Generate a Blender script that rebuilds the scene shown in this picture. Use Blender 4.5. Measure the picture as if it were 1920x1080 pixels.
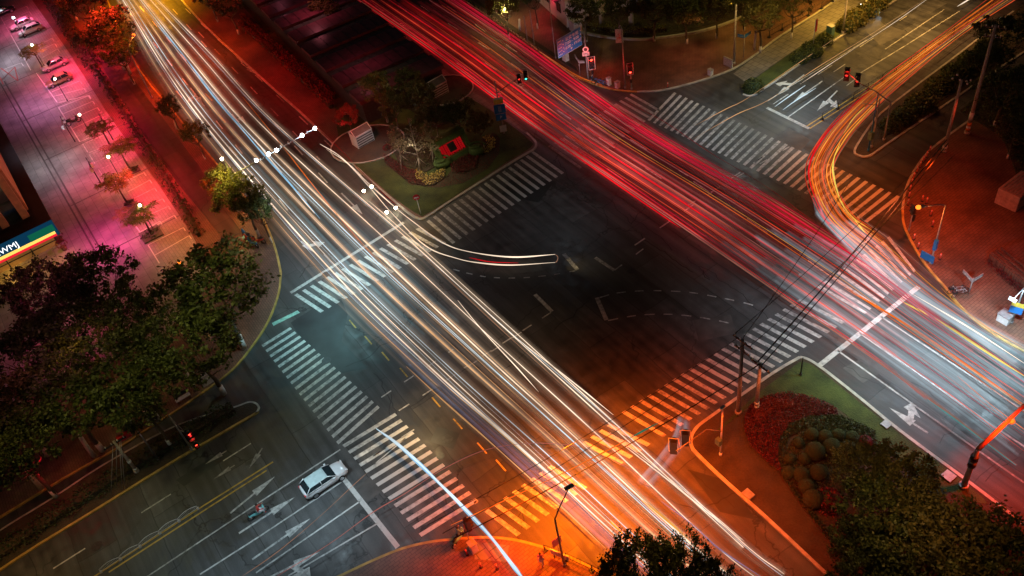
import bpy, math, random
from mathutils import Vector, Matrix
from mathutils.geometry import tessellate_polygon
S = bpy.context.scene
C = S.collection
for o in list(bpy.data.objects): bpy.data.objects.remove(o)
# ------------------------------------------------------------------ camera
H = 67.0                       # camera height above the road, metres
F = 1639.0                     # focal length in pixels of a 1920 px wide picture
NV = Vector((.203166, 1.01807, 1.0)).normalized()          # straight down, seen by the camera
EV = (Vector((1, 0, 0)) - NV * NV.x).normalized()
GV = EV.cross(NV)
if GV.z < 0: GV = -GV
cam_d = bpy.data.cameras.new('camera'); cam = bpy.data.objects.new('camera', cam_d); C.objects.link(cam)
cam_d.sensor_width = 36; cam_d.lens = 36 * F / 1920; cam_d.clip_start = 1; cam_d.clip_end = 6000
Rm = Matrix(((EV.x, -EV.y, -EV.z), (GV.x, -GV.y, -GV.z), (-NV.x, NV.y, NV.z)))
cam.matrix_world = Matrix.Translation((0, 0, H)) @ Rm.to_4x4()
S.camera = cam
def W(px, py, z=0.0):
    """ground-plan position (metres) of a surveyed photo point standing at height z"""
    d = Vector((px - 960, py - 540, F)); t = (H - z) / d.dot(NV); P = d * t
    return Vector((P.dot(EV), P.dot(GV), z))
def HT(base, top, z0=0.0):
    """height of an upright whose foot and head were surveyed"""
    B = W(base[0], base[1], z0); best = (1e9, 1)
    for i in range(1, 400):
        z = i * .075; P = W(top[0], top[1], z); e = (P.x - B.x)**2 + (P.y - B.y)**2
        if e < best[0]: best = (e, z)
    return best[1]
dA = (W(655, 2) - W(955, 205)).normalized()      # along the two carriageways, away
dB = (W(480, 946) - W(282, 1077)).normalized()   # along the cross street, to the upper right
angA = math.atan2(dA.y, dA.x); angB = math.atan2(dB.y, dB.x)
# ------------------------------------------------------------------ sky, moonlight, exposure
wd = bpy.data.worlds.new('World'); S.world = wd; wd.use_nodes = True
wn = wd.node_tree; bg = wn.nodes['Background']
sky = wn.nodes.new('ShaderNodeTexSky'); sky.sky_type = 'NISHITA'; sky.sun_disc = False
sky.sun_elevation = math.radians(3); sky.sun_rotation = math.radians(120)
wn.links.new(sky.outputs[0], bg.inputs[0]); bg.inputs[1].default_value = 0.006
sd = bpy.data.lights.new('moon', 'SUN'); sd.energy = 0.02; sd.angle = math.radians(2); sd.color = (.7, .8, 1)
so = bpy.data.objects.new('moon', sd); so.rotation_euler = (math.radians(40), 0, math.radians(-60)); C.objects.link(so)
S.view_settings.view_transform = 'Standard'; S.view_settings.look = 'None'
S.view_settings.exposure = 0; S.view_settings.gamma = 1
try:
    S.cycles.use_denoising = True; S.cycles.max_bounces = 5; S.cycles.diffuse_bounces = 2; S.cycles.glossy_bounces = 2
    S.cycles.transparent_max_bounces = 48; S.cycles.sample_clamp_indirect = 3; S.cycles.use_light_tree = True
    S.cycles.caustics_reflective = False; S.cycles.caustics_refractive = False
except Exception: pass
# ------------------------------------------------------------------ light of lamps and added fills: (plan px, height, colour, watts, radius)
def light(px, py, h, col, w, r=.25, aim=None, cone=150, blend=.9, name='lamp_or_fill_light'):
    d = bpy.data.lights.new(name, 'SPOT' if aim or cone < 180 else 'POINT'); d.energy = w; d.color = col
    d.shadow_soft_size = r
    o = bpy.data.objects.new(name, d); C.objects.link(o); o.location = W(px, py, h)
    if d.type == 'SPOT':
        d.spot_size = math.radians(cone); d.spot_blend = blend
        t = W(*aim) if aim else Vector((o.location.x, o.location.y, 0))
        o.rotation_euler = (t - o.location).to_track_quat('-Z', 'Y').to_euler()
    return o
# ------------------------------------------------------------------ materials
MATS = {}
def nmat(name):
    m = bpy.data.materials.new(name); m.use_nodes = True; t = m.node_tree; MATS[name] = m
    return m, t, t.nodes, t.links, t.nodes['Principled BSDF']
def mat(name, col, rough=.6, metal=0., var=.25, scale=3., bump=0., emit=None, es=0., spec=.5):
    m, t, N, L, b = nmat(name)
    b.inputs['Roughness'].default_value = rough; b.inputs['Metallic'].default_value = metal
    b.inputs['Specular IOR Level'].default_value = spec
    tc = N.new('ShaderNodeTexCoord'); no = N.new('ShaderNodeTexNoise'); no.inputs['Scale'].default_value = scale
    no.inputs['Detail'].default_value = 6; L.new(tc.outputs['Object'], no.inputs['Vector'])
    r = N.new('ShaderNodeMapRange'); r.inputs[1].default_value = .3; r.inputs[2].default_value = .7
    r.inputs[3].default_value = 1 - var; r.inputs[4].default_value = 1 + var
    L.new(no.outputs[0], r.inputs[0])
    mx = N.new('ShaderNodeVectorMath'); mx.operation = 'SCALE'; mx.inputs[0].default_value = col
    L.new(r.outputs[0], mx.inputs['Scale']); L.new(mx.outputs[0], b.inputs['Base Color'])
    if bump:
        bu = N.new('ShaderNodeBump'); bu.inputs['Strength'].default_value = bump; bu.inputs['Distance'].default_value = .05
        L.new(no.outputs[0], bu.inputs['Height']); L.new(bu.outputs[0], b.inputs['Normal'])
    if emit: b.inputs['Emission Color'].default_value = (*emit, 1); b.inputs['Emission Strength'].default_value = es
    return m
def glow(name, col, s, sample=False):
    m = bpy.data.materials.new(name); m.use_nodes = True; t = m.node_tree; t.nodes.clear()
    e = t.nodes.new('ShaderNodeEmission'); e.inputs[0].default_value = (*col, 1); e.inputs[1].default_value = s
    o = t.nodes.new('ShaderNodeOutputMaterial'); t.links.new(e.outputs[0], o.inputs[0])
    try: m.cycles.emission_sampling = 'AUTO' if sample else 'NONE'
    except Exception: pass
    MATS[name] = m; return m
def asphalt(name, base, seam=True, slab=(11., 3.6), tint=(1, 1, 1)):
    m, t, N, L, b = nmat(name)
    g = N.new('ShaderNodeNewGeometry'); mp = N.new('ShaderNodeMapping'); mp.inputs['Rotation'].default_value = (0, 0, -angA)
    L.new(g.outputs['Position'], mp.inputs['Vector'])
    def noise(s, d=6, v=None):
        n = N.new('ShaderNodeTexNoise'); n.inputs['Scale'].default_value = s; n.inputs['Detail'].default_value = d
        L.new((v or mp).outputs[0], n.inputs['Vector']); return n
    def rng(src, a, c, lo, hi):
        r = N.new('ShaderNodeMapRange'); r.inputs[1].default_value = a; r.inputs[2].default_value = c
        r.inputs[3].default_value = lo; r.inputs[4].default_value = hi; L.new(src, r.inputs[0]); return r.outputs[0]
    def mul(a, c):
        q = N.new('ShaderNodeMath'); q.operation = 'MULTIPLY'; L.new(a, q.inputs[0]); L.new(c, q.inputs[1]); return q.outputs[0]
    big = noise(.07, 5); mid = noise(.9, 6); fin = noise(14, 3)
    st = N.new('ShaderNodeMapping'); st.inputs['Scale'].default_value = (.02, .9, 1); L.new(mp.outputs[0], st.inputs['Vector'])
    streak = noise(1.4, 4, st)
    v = mul(rng(big.outputs[0], .32, .68, .45, 1.5), rng(mid.outputs[0], .3, .7, .75, 1.25))
    v = mul(v, rng(fin.outputs[0], .3, .7, .78, 1.22)); v = mul(v, rng(streak.outputs[0], .35, .65, .68, 1.25))
    # patch repairs: large rectangular cells of slightly different asphalt
    pb = N.new('ShaderNodeTexBrick'); pb.inputs['Scale'].default_value = 1; pb.inputs['Mortar Size'].default_value = .05
    pb.inputs['Brick Width'].default_value = slab[0]; pb.inputs['Row Height'].default_value = slab[1]; pb.inputs['Mortar Smooth'].default_value = .3
    pb.inputs[1].default_value = (1.25, 1.25, 1.25, 1); pb.inputs[2].default_value = (.75, .75, .75, 1); pb.inputs[3].default_value = (.5, .5, .5, 1)
    dn = N.new('ShaderNodeVectorMath'); dn.operation = 'ADD'; nn = noise(.35, 4)
    sc = N.new('ShaderNodeVectorMath'); sc.operation = 'SCALE'; sc.inputs['Scale'].default_value = .5; L.new(nn.outputs[1], sc.inputs[0])
    L.new(mp.outputs[0], dn.inputs[0]); L.new(sc.outputs[0], dn.inputs[1]); L.new(dn.outputs[0], pb.inputs['Vector'])
    if seam: v = mul(v, pb.outputs['Color'])
    # cracks: thin cell borders, broken up
    vo = N.new('ShaderNodeTexVoronoi'); vo.feature = 'DISTANCE_TO_EDGE'; vo.inputs['Scale'].default_value = .11
    n2 = noise(.8, 6); s2 = N.new('ShaderNodeVectorMath'); s2.operation = 'SCALE'; s2.inputs['Scale'].default_value = 2.2; L.new(n2.outputs[1], s2.inputs[0])
    a2 = N.new('ShaderNodeVectorMath'); a2.operation = 'ADD'; L.new(mp.outputs[0], a2.inputs[0]); L.new(s2.outputs[0], a2.inputs[1])
    L.new(a2.outputs[0], vo.inputs['Vector'])
    ck = rng(vo.outputs[0], .003, .010, 0, 1); msk = rng(noise(.05, 2).outputs[0], .47, .53, 0, 1)
    mxx = N.new('ShaderNodeMath'); mxx.operation = 'MAXIMUM'; L.new(ck, mxx.inputs[0]); L.new(msk, mxx.inputs[1])
    v = mul(v, rng(mxx.outputs[0], 0, 1, .3, 1))
    c = N.new('ShaderNodeVectorMath'); c.operation = 'SCALE'; c.inputs[0].default_value = [base * k for k in tint]
    L.new(v, c.inputs['Scale']); L.new(c.outputs[0], b.inputs['Base Color'])
    L.new(rng(mid.outputs[0], .3, .7, .42, .75), b.inputs['Roughness'])
    bu = N.new('ShaderNodeBump'); bu.inputs['Strength'].default_value = .35; bu.inputs['Distance'].default_value = .02
    L.new(fin.outputs[0], bu.inputs['Height']); L.new(bu.outputs[0], b.inputs['Normal'])
    return m
def paint(name, col, wear=.45):
    m, t, N, L, b = nmat(name)
    g = N.new('ShaderNodeNewGeometry')
    n1 = N.new('ShaderNodeTexNoise'); n1.inputs['Scale'].default_value = 2.2; n1.inputs['Detail'].default_value = 8; n1.inputs['Roughness'].default_value = .7
    n2 = N.new('ShaderNodeTexNoise'); n2.inputs['Scale'].default_value = .08; n2.inputs['Detail'].default_value = 3
    L.new(g.outputs['Position'], n1.inputs['Vector']); L.new(g.outputs['Position'], n2.inputs['Vector'])
    ad = N.new('ShaderNodeMath'); ad.operation = 'ADD'; L.new(n1.outputs[0], ad.inputs[0]); L.new(n2.outputs[0], ad.inputs[1])
    r = N.new('ShaderNodeMapRange'); r.inputs[1].default_value = wear * 2 - .1; r.inputs[2].default_value = wear * 2 + .16
    L.new(ad.outputs[0], r.inputs[0])
    mx = N.new('ShaderNodeMix'); mx.data_type = 'RGBA'; mx.inputs[6].default_value = (*[c * .30 for c in col], 1); mx.inputs[7].default_value = (*col, 1)
    L.new(r.outputs[0], mx.inputs[0]); L.new(mx.outputs[2], b.inputs['Base Color']); b.inputs['Roughness'].default_value = .6
    return m
def ground_mat(name, c1, c2, scale, bump=.4, rough=.9, fine=20.):
    m, t, N, L, b = nmat(name)
    g = N.new('ShaderNodeNewGeometry')
    n1 = N.new('ShaderNodeTexNoise'); n1.inputs['Scale'].default_value = scale; n1.inputs['Detail'].default_value = 8
    n2 = N.new('ShaderNodeTexNoise'); n2.inputs['Scale'].default_value = fine; n2.inputs['Detail'].default_value = 3
    L.new(g.outputs['Position'], n1.inputs['Vector']); L.new(g.outputs['Position'], n2.inputs['Vector'])
    ad = N.new('ShaderNodeMath'); ad.operation = 'MULTIPLY_ADD'; ad.inputs[1].default_value = .5; L.new(n2.outputs[0], ad.inputs[0]); L.new(n1.outputs[0], ad.inputs[2])
    r = N.new('ShaderNodeMapRange'); r.inputs[1].default_value = .5; r.inputs[2].default_value = 1.0; L.new(ad.outputs[0], r.inputs[0])
    mx = N.new('ShaderNodeMix'); mx.data_type = 'RGBA'; mx.inputs[6].default_value = (*c1, 1); mx.inputs[7].default_value = (*c2, 1)
    L.new(r.outputs[0], mx.inputs[0]); L.new(mx.outputs[2], b.inputs['Base Color']); b.inputs['Roughness'].default_value = rough
    bu = N.new('ShaderNodeBump'); bu.inputs['Strength'].default_value = bump; bu.inputs['Distance'].default_value = .1
    L.new(n2.outputs[0], bu.inputs['Height']); L.new(bu.outputs[0], b.inputs['Normal'])
    return m
def paving(name, c1, c2, w=1.2, h=.6, mortar=.03, rot=None, stain=.35):
    m, t, N, L, b = nmat(name)
    g = N.new('ShaderNodeNewGeometry'); mp = N.new('ShaderNodeMapping'); mp.inputs['Rotation'].default_value = (0, 0, -(angA if rot is None else rot))
    L.new(g.outputs['Position'], mp.inputs['Vector'])
    br = N.new('ShaderNodeTexBrick'); br.inputs['Scale'].default_value = 1; br.inputs['Brick Width'].default_value = w; br.inputs['Row Height'].default_value = h
    br.inputs['Mortar Size'].default_value = mortar; br.inputs[1].default_value = (*c1, 1); br.inputs[2].default_value = (*c2, 1)
    br.inputs[3].default_value = (*[c * .35 for c in c1], 1); L.new(mp.outputs[0], br.inputs['Vector'])
    n = N.new('ShaderNodeTexNoise'); n.inputs['Scale'].default_value = .22; n.inputs['Detail'].default_value = 8; n.inputs['Roughness'].default_value = .65
    L.new(mp.outputs[0], n.inputs['Vector'])
    r = N.new('ShaderNodeMapRange'); r.inputs[1].default_value = .35; r.inputs[2].default_value = .65; r.inputs[3].default_value = 1 - stain; r.inputs[4].default_value = 1 + stain
    L.new(n.outputs[0], r.inputs[0])
    s = N.new('ShaderNodeVectorMath'); s.operation = 'SCALE'; L.new(br.outputs[0], s.inputs[0]); L.new(r.outputs[0], s.inputs['Scale'])
    L.new(s.outputs[0], b.inputs['Base Color']); b.inputs['Roughness'].default_value = .6
    return m
def leafmat(name, c1, c2, rough=.55, tl=.25):
    m, t, N, L, b = nmat(name)
    g = N.new('ShaderNodeNewGeometry'); mx = N.new('ShaderNodeMix'); mx.data_type = 'RGBA'
    mx.inputs[6].default_value = (*c1, 1); mx.inputs[7].default_value = (*c2, 1)
    L.new(g.outputs['Random Per Island'], mx.inputs[0]); L.new(mx.outputs[2], b.inputs['Base Color'])
    b.inputs['Roughness'].default_value = rough
    tr = N.new('ShaderNodeBsdfTranslucent'); L.new(mx.outputs[2], tr.inputs[0]); ms = N.new('ShaderNodeMixShader'); ms.inputs[0].default_value = tl
    L.new(b.outputs[0], ms.inputs[1]); L.new(tr.outputs[0], ms.inputs[2]); L.new(ms.outputs[0], N['Material Output'].inputs[0])
    return m
# ------------------------------------------------------------------ mesh building
class MB:
    def __init__(s): s.v = []; s.f = []; s.m = []; s.ms = []; s.sm = []
    def add(s, vs, fs, smooth=False):
        n = len(s.v); s.v += [tuple(v) for v in vs]; s.f += [tuple(i + n for i in f) for f in fs]; s.sm += [smooth] * len(fs); return s
    def box(s, c, sz, rz=0., M=None):
        M = M or (Matrix.Translation(c) @ Matrix.Rotation(rz, 4, 'Z'))
        if M is not None and not isinstance(c, type(None)) and M.translation.length == 0 and Vector(c).length: M = Matrix.Translation(c) @ M
        x, y, z = [k / 2 for k in sz]
        vs = [M @ Vector(p) for p in ((-x, -y, -z), (x, -y, -z), (x, y, -z), (-x, y, -z), (-x, -y, z), (x, -y, z), (x, y, z), (-x, y, z))]
        return s.add(vs, [(0, 3, 2, 1), (4, 5, 6, 7), (0, 1, 5, 4), (1, 2, 6, 5), (2, 3, 7, 6), (3, 0, 4, 7)])
    def tube(s, pts, r, n=8, cap=True, smooth=True):
        pts = [Vector(p) for p in pts]; rs = r if isinstance(r, (list, tuple)) else [r] * len(pts); vs = []
        prev = None
        for i, p in enumerate(pts):
            d = (pts[min(i + 1, len(pts) - 1)] - pts[max(i - 1, 0)]).normalized()
            if prev is None:
                u = d.cross(Vector((0, 0, 1)));
                if u.length < .05: u = d.cross(Vector((1, 0, 0)))
            else: u = prev - d * prev.dot(d)
            u.normalize(); prev = u; w = d.cross(u)
            vs += [p + (u * math.cos(2 * math.pi * k / n) + w * math.sin(2 * math.pi * k / n)) * rs[i] for k in range(n)]
        fs = [(i * n + k, i * n + (k + 1) % n, (i + 1) * n + (k + 1) % n, (i + 1) * n + k) for i in range(len(pts) - 1) for k in range(n)]
        s.add(vs, fs, smooth)
        if cap:
            m = len(s.v) - len(vs); s.f += [tuple(m + k for k in range(n - 1, -1, -1)), tuple(m + (len(pts) - 1) * n + k for k in range(n))]; s.sm += [False, False]
        return s
    def prism(s, poly, z0, z1, bottom=False):
        poly = [Vector((p[0], p[1], 0)) for p in poly]; n = len(poly)
        area = sum(poly[i].x * poly[(i + 1) % n].y - poly[(i + 1) % n].x * poly[i].y for i in range(n))
        if area < 0: poly.reverse()
        tri = tessellate_polygon([poly]); vs = [(p.x, p.y, z1) for p in poly] + [(p.x, p.y, z0) for p in poly]; fs = []
        for t in tri:
            a, b, c = [poly[i] for i in t]; cr = (b - a).cross(c - a).z
            t = t if cr > 0 else (t[0], t[2], t[1]); fs.append(tuple(t))
            if bottom: fs.append(tuple(i + n for i in reversed(t)))
        if z0 < z1: fs += [(i + n, (i + 1) % n + n, (i + 1) % n, i) for i in range(n)]
        return s.add(vs, fs)
    def ribbon(s, pts, w, z0, z1=None, closed=False):
        """flat strip of width w along pts at z0, or a kerb from z0 up to z1"""
        pts = [Vector((p[0], p[1], 0)) for p in pts]; n = len(pts); L_ = []; R_ = []
        for i, p in enumerate(pts):
            a = pts[(i - 1) % n] if (closed or i) else pts[0]; b = pts[(i + 1) % n] if (closed or i < n - 1) else pts[-1]
            d1 = (p - a); d2 = (b - p); d1 = d1.normalized() if d1.length > 1e-6 else d2.normalized(); d2 = d2.normalized() if d2.length > 1e-6 else d1
            d = (d1 + d2).normalized(); q = Vector((-d.y, d.x, 0)); k = 1 / max(.5, q.dot(Vector((-d1.y, d1.x, 0)))); L_.append(p + q * w / 2 * k); R_.append(p - q * w / 2 * k)
        m = n if closed else n - 1; zt = z1 if z1 is not None else z0
        vs = [(p.x, p.y, zt) for p in L_] + [(p.x, p.y, zt) for p in R_]
        fs = [(n + i, n + (i + 1) % n, (i + 1) % n, i) for i in range(m)]
        if z1 is not None:
            vs += [(p.x, p.y, z0) for p in L_] + [(p.x, p.y, z0) for p in R_]
            fs += [(i, (i + 1) % n, 2 * n + (i + 1) % n, 2 * n + i) for i in range(m)] + [(3 * n + i, 3 * n + (i + 1) % n, n + (i + 1) % n, n + i) for i in range(m)]
            if not closed: fs += [(0, 2 * n, 3 * n, n), (n - 1, 2 * n - 1, 4 * n - 1, 3 * n - 1)]
        return s.add(vs, fs)
    def ball(s, c, r, n=10, m=7, sq=(1, 1, 1), jit=0., rnd=None):
        vs = [(c[0], c[1], c[2] - r * sq[2])]
        for j in range(1, m):
            a = math.pi * j / m - math.pi / 2
            for k in range(n):
                b = 2 * math.pi * k / n; q = 1 + (rnd.uniform(-jit, jit) if jit else 0)
                vs.append((c[0] + r * sq[0] * q * math.cos(a) * math.cos(b), c[1] + r * sq[1] * q * math.cos(a) * math.sin(b), c[2] + r * sq[2] * q * math.sin(a)))
        vs.append((c[0], c[1], c[2] + r * sq[2])); e = len(vs) - 1
        fs = [(0, 1 + (k + 1) % n, 1 + k) for k in range(n)] + [(e, e - n + k, e - n + (k + 1) % n) for k in range(n)]
        for j in range(m - 2):
            for k in range(n):
                a = 1 + j * n; fs.append((a + k, a + (k + 1) % n, a + n + (k + 1) % n, a + n + k))
        return s.add(vs, fs, True)
    def mesh(s, name, mt):
        me = bpy.data.meshes.new(name); me.from_pydata(s.v, [], s.f)
        me.polygons.foreach_set('use_smooth', s.sm)
        if mt: me.materials.append(MATS[mt] if isinstance(mt, str) else mt)
        me.update(); return me
    def build(s, name, mt, parent=None, loc=None):
        """loc: world origin to give the object; the verts stay where they are"""
        if parent is not None:
            q = parent; Mx = Matrix.Identity(4); loc_ = False
            while q is not None:
                loc_ = loc_ or bool(q.get('_local')); Mx = q.matrix_basis @ Mx; q = q.parent
            if not loc_: off = Mx.inverted(); s.v = [tuple(off @ Vector(v)) for v in s.v]
        elif parent is None and loc is not None:
            s.v = [(v[0] - loc[0], v[1] - loc[1], v[2] - loc[2]) for v in s.v]
        o = bpy.data.objects.new(name, s.mesh(name, mt)); C.objects.link(o)
        if loc is not None and parent is None: o.location = loc
        if parent is not None: o.parent = parent
        return o
def tag(o, label=None, cat=None, group=None, kind=None):
    if label: o['label'] = label
    if cat: o['category'] = cat
    if group: o['group'] = group
    if kind: o['kind'] = kind
    return o
def empty(name, loc, rz=0., label=None, cat=None, group=None, local=False):
    o = bpy.data.objects.new(name, None); C.objects.link(o); o.empty_display_size = .3
    o.matrix_basis = Matrix.Translation(loc) @ Matrix.Rotation(rz, 4, 'Z')
    if local: o['_local'] = 1
    return tag(o, label, cat, group)
def struct(name, mb, mt): return tag(mb.build(name, mt), kind='structure')
def copy_tree(o, parent=None):
    c = o.copy(); C.objects.link(c); c.parent = parent
    for ch in o.children: copy_tree(ch, c)
    return c
def place(proto, used, loc, rz=0., sc=1., label=None, group=None):
    o = copy_tree(proto) if used.get(proto.name) else proto
    used[proto.name] = 1
    o.matrix_basis = Matrix.Translation(loc) @ Matrix.Rotation(rz, 4, 'Z') @ Matrix.Diagonal((sc, sc, sc, 1))
    if label: o['label'] = label
    if group: o['group'] = group
    return o
USED = {}
def PW(pts, z=0.): return [W(x, y, z) for x, y in pts]
def smooth(pts, k=6):
    """Catmull-Rom through the points"""
    P = [Vector(p) for p in pts]; P = [P[0] * 2 - P[1]] + P + [P[-1] * 2 - P[-2]]; out = []
    for i in range(1, len(P) - 2):
        for j in range(k):
            t = j / k; a, b, c, d = P[i - 1:i + 3]
            out.append(.5 * ((2 * b) + (c - a) * t + (2 * a - 5 * b + 4 * c - d) * t * t + (3 * b - a - 3 * c + d) * t**3))
    out.append(P[-2]); return out
def SP(pts, k=5, z=0.): return smooth(PW(pts, z), k)
# ================================================================== MATERIAL TABLE
asphalt('asphalt', .055); asphalt('lane_asphalt', .04, seam=True, slab=(7., 2.4), tint=(1.25, .85, .8))
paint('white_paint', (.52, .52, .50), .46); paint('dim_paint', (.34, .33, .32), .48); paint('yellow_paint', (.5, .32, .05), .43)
paint('bay_paint', (.8, .78, .75), .42); paint('red_paint', (.6, .1, .1), .47); paint('green_tint_paint', (.3, .55, .48), .46)
mat('kerb_stone', (.42, .40, .36), .7, var=.3, scale=1.5, bump=.3); mat('kerb_yellow', (.42, .28, .07), .65, var=.35, scale=1.2)
paving('plaza_paving', (.30, .29, .28), (.25, .25, .245), 2.4, 1.2, .02)
paving('bay_paving', (.34, .31, .29), (.29, .27, .26), .8, .4, .015, stain=.22)
paving('brick_paving', (.17, .085, .06), (.13, .07, .05), .5, .25, .02, stain=.3)
paving('kerbside_paving', (.20, .18, .165), (.16, .15, .14), 1.0, 1.0, .04, stain=.3)
paving('corner_paving', (.17, .085, .055), (.14, .07, .05), .6, .3, .02, rot=angB, stain=.4)
ground_mat('lawn', (.018, .03, .008), (.075, .10, .022), .5, .8, fine=9.); ground_mat('soil', (.03, .022, .014), (.07, .05, .028), .6, .8, fine=6.)
ground_mat('far_ground', (.03, .03, .028), (.05, .05, .045), .05)
mat('concrete', (.38, .36, .34), .75, var=.2, scale=2, bump=.2); mat('dark_steel', (.05, .052, .055), .45, .6); mat('steel', (.42, .42, .43), .4, .7, var=.15)
mat('grey_steel', (.33, .33, .34), .5, .2); mat('white_metal', (.75, .75, .75), .4, .0, var=.1); mat('black_plastic', (.02, .02, .022), .4)
mat('sign_blue', (.02, .20, .60), .4, var=.12); mat('sign_white', (.78, .78, .78), .45, var=.08); mat('sign_yellow', (.75, .55, .08), .5); mat('sign_red', (.6, .02, .03), .4, var=.1)
mat('sign_green', (.02, .28, .16), .4); mat('sign_face', (.6, .6, .58), .5, var=.35, scale=8)
mat('wood_pole', (.36, .31, .28), .8, var=.3, scale=6); mat('band_orange', (.7, .22, .05), .6)
mat('roof_dark', (.028, .028, .034), .55, var=.3, scale=.6); mat('fin_orange', (.50, .24, .14), .6, var=.25, scale=1.5); mat('wall_dark', (.035, .035, .04), .5, var=.3)
mat('window_glass', (.03, .035, .045), .12, var=.2, spec=.8); mat('shop_glass', (.30, .19, .08), .2, var=.3, scale=.8, emit=(.9, .42, .10), es=.10)
mat('pink_wall', (.62, .50, .50), .7, var=.15, scale=1); mat('trunk_bark', (.10, .075, .055), .9, var=.4, scale=8, bump=.6); mat('trunk_lime', (.62, .58, .55), .8, var=.2, scale=5)
mat('stick', (.30, .26, .22), .8); mat('roof_maroon', (.11, .035, .05), .35, var=.35, scale=1.2); mat('roof_green', (.06, .09, .07), .25, var=.35, scale=1.2)
mat('shaft_white', (.60, .60, .60), .5, var=.1); mat('shaft_dark', (.10, .09, .09), .6)
mat('car_white', (.78, .79, .80), .25, .1, var=.05, spec=.7); mat('car_silver', (.52, .53, .55), .25, .5, var=.05, spec=.7); mat('car_gold', (.34, .24, .15), .28, .3, var=.08)
mat('car_dark', (.03, .03, .035), .2, .2); mat('car_glass', (.02, .03, .035), .08, var=.1, spec=.9); mat('tyre', (.02, .02, .02), .85); mat('rim', (.5, .5, .52), .3, .8)
mat('car_roof_teal', (.50, .62, .62), .2, .1, var=.1, spec=.8)
mat('skin', (.5, .3, .22), .6); mat('cloth_white', (.7, .7, .72), .8); mat('cloth_red', (.6, .06, .05), .8); mat('cloth_dark', (.03, .035, .05), .85); mat('cloth_teal', (.18, .5, .5), .8); mat('cloth_pink', (.75, .25, .4), .8); mat('hair', (.02, .015, .01), .7)
mat('cone_red', (.75, .07, .03), .5, var=.1); mat('bollard_red', (.7, .12, .10), .5); mat('bike_blue', (.03, .22, .55), .4)
mat('cabinet_white', (.7, .7, .7), .5, var=.15); mat('cabinet_green', (.10, .2, .17), .5); mat('louvre', (.5, .35, .32), .6)
mat('wire', (.015, .015, .015), .6); mat('stone_sculpt', (.05, .09, .02), .85, var=.3, bump=.5, scale=5); mat('topiary', (.03, .045, .014), .9, var=.5, scale=14, bump=1.)
leafmat('leaf_green', (.02, .032, .008), (.13, .15, .035)); leafmat('leaf_dark', (.015, .026, .010), (.11, .13, .04)); leafmat('leaf_olive', (.06, .06, .015), (.16, .13, .035))
leafmat('leaf_red', (.16, .02, .015), (.30, .05, .03)); leafmat('leaf_yellow', (.10, .11, .02), (.24, .22, .05)); leafmat('leaf_hedge', (.02, .035, .012), (.07, .09, .03))
leafmat('leaf_bloom', (.5, .38, .08), (.75, .62, .2)); leafmat('leaf_maroon', (.05, .008, .008), (.22, .025, .025)); leafmat('leaf_grey', (.16, .16, .09), (.34, .31, .2))
glow('lamp_orange', (1, .17, .015), 3.2); glow('lamp_white', (.75, .92, 1), 60); glow('lamp_warm', (1, .85, .55), 40); glow('lamp_red', (1, .04, .02), 9); glow('lamp_green', (.05, 1, .6), 4)
glow('lamp_dimred', (.8, .03, .02), 2.); glow('sign_letters', (.95, .97, 1), 1.6); glow('strip_yellow', (1, .62, .12), 1.3); glow('strip_red', (1, .02, .04), .9); glow('fascia_blue', (.01, .10, .22), .35); glow('fascia_green', (.01, .22, .12), .5)
glow('sign_neon', (.9, .01, .015), .32); glow('tail_lit', (1, .15, .06), 1.5); glow('head_lit', (.85, .95, 1), 25)
glow('pink_screen', (1, .12, .25), .9)

# ================================================================== GROUND
g = MB(); g.prism([(-900, -600), (900, -600), (900, 1500), (-900, 1500)], -.02, -.02); struct('ground', g, 'far_ground')
g = MB(); g.prism([(-260, -60), (200, -60), (200, 320), (-260, 320)], 0, 0); struct('road', g, 'asphalt')
KH = .14
def raised(name, px, mt, kerb=None, km='kerb_stone', kw=.24, z=KH, sm=0, base=0.):
    pts = PW(px) if not sm else SP(px, sm)
    b = MB(); b.prism(pts, base, z); o = struct(name, b, mt)
    if kerb: struct('kerb', MB().ribbon(SP(kerb, 4), kw, base, z + .012), km)
    return o
# west corner: parking plaza, pavement
kW = [(150, -140), (238, 88), (330, 215), (400, 300), (452, 362), (488, 402), (507, 440), (519, 475), (527, 512), (523, 550), (505, 600), (475, 648), (430, 700), (350, 758), (270, 810), (220, 842), (125, 895), (17, 961), (-160, 1070)]
W_in = [(-420, 900), (-420, -140)]
raised('pavement', kW + W_in, 'brick_paving', kW[:9], 'kerb_yellow')
struct('kerb', MB().ribbon(SP(kW[8:], 4), .22, 0, KH + .014), 'kerb_yellow')
# parking court laid on the pavement
bay = [(60, -60), (135, 40), (250, 220), (380, 430), (330, 520), (270, 560), (170, 700), (40, 560), (-200, 200), (-200, -60)]
struct('plaza', MB().prism(PW([(-380, -140), (20, -140), (60, 0), (130, 100), (200, 210), (300, 350), (360, 440), (400, 520), (300, 640), (120, 720), (-60, 720), (-380, 500)]), KH - .02, KH + .02), 'plaza_paving')
struct('plaza', MB().prism(PW([(-10, -60), (60, 0), (130, 100), (200, 210), (300, 350), (360, 440), (400, 520), (330, 520), (258, 432), (150, 255), (80, 135), (0, 12)]), KH + .02, KH + .026), 'bay_paving')
dr = MB()
for a, b in (((0, 155), (182, 478)), ((8, 152), (190, 470)), ((182, 478), (160, 492)), ((190, 470), (158, 500)), ((0, 93), (104, 48)), ((6, 162), (138, 106)), ((42, 228), (190, 163)), ((82, 302), (240, 230)), ((132, 387), (300, 305)), ((186, 480), (360, 393))):
    dr.ribbon(PW([a, b], KH), .22, KH + .030)
struct('drain_channel', dr, 'shaft_dark')
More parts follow.
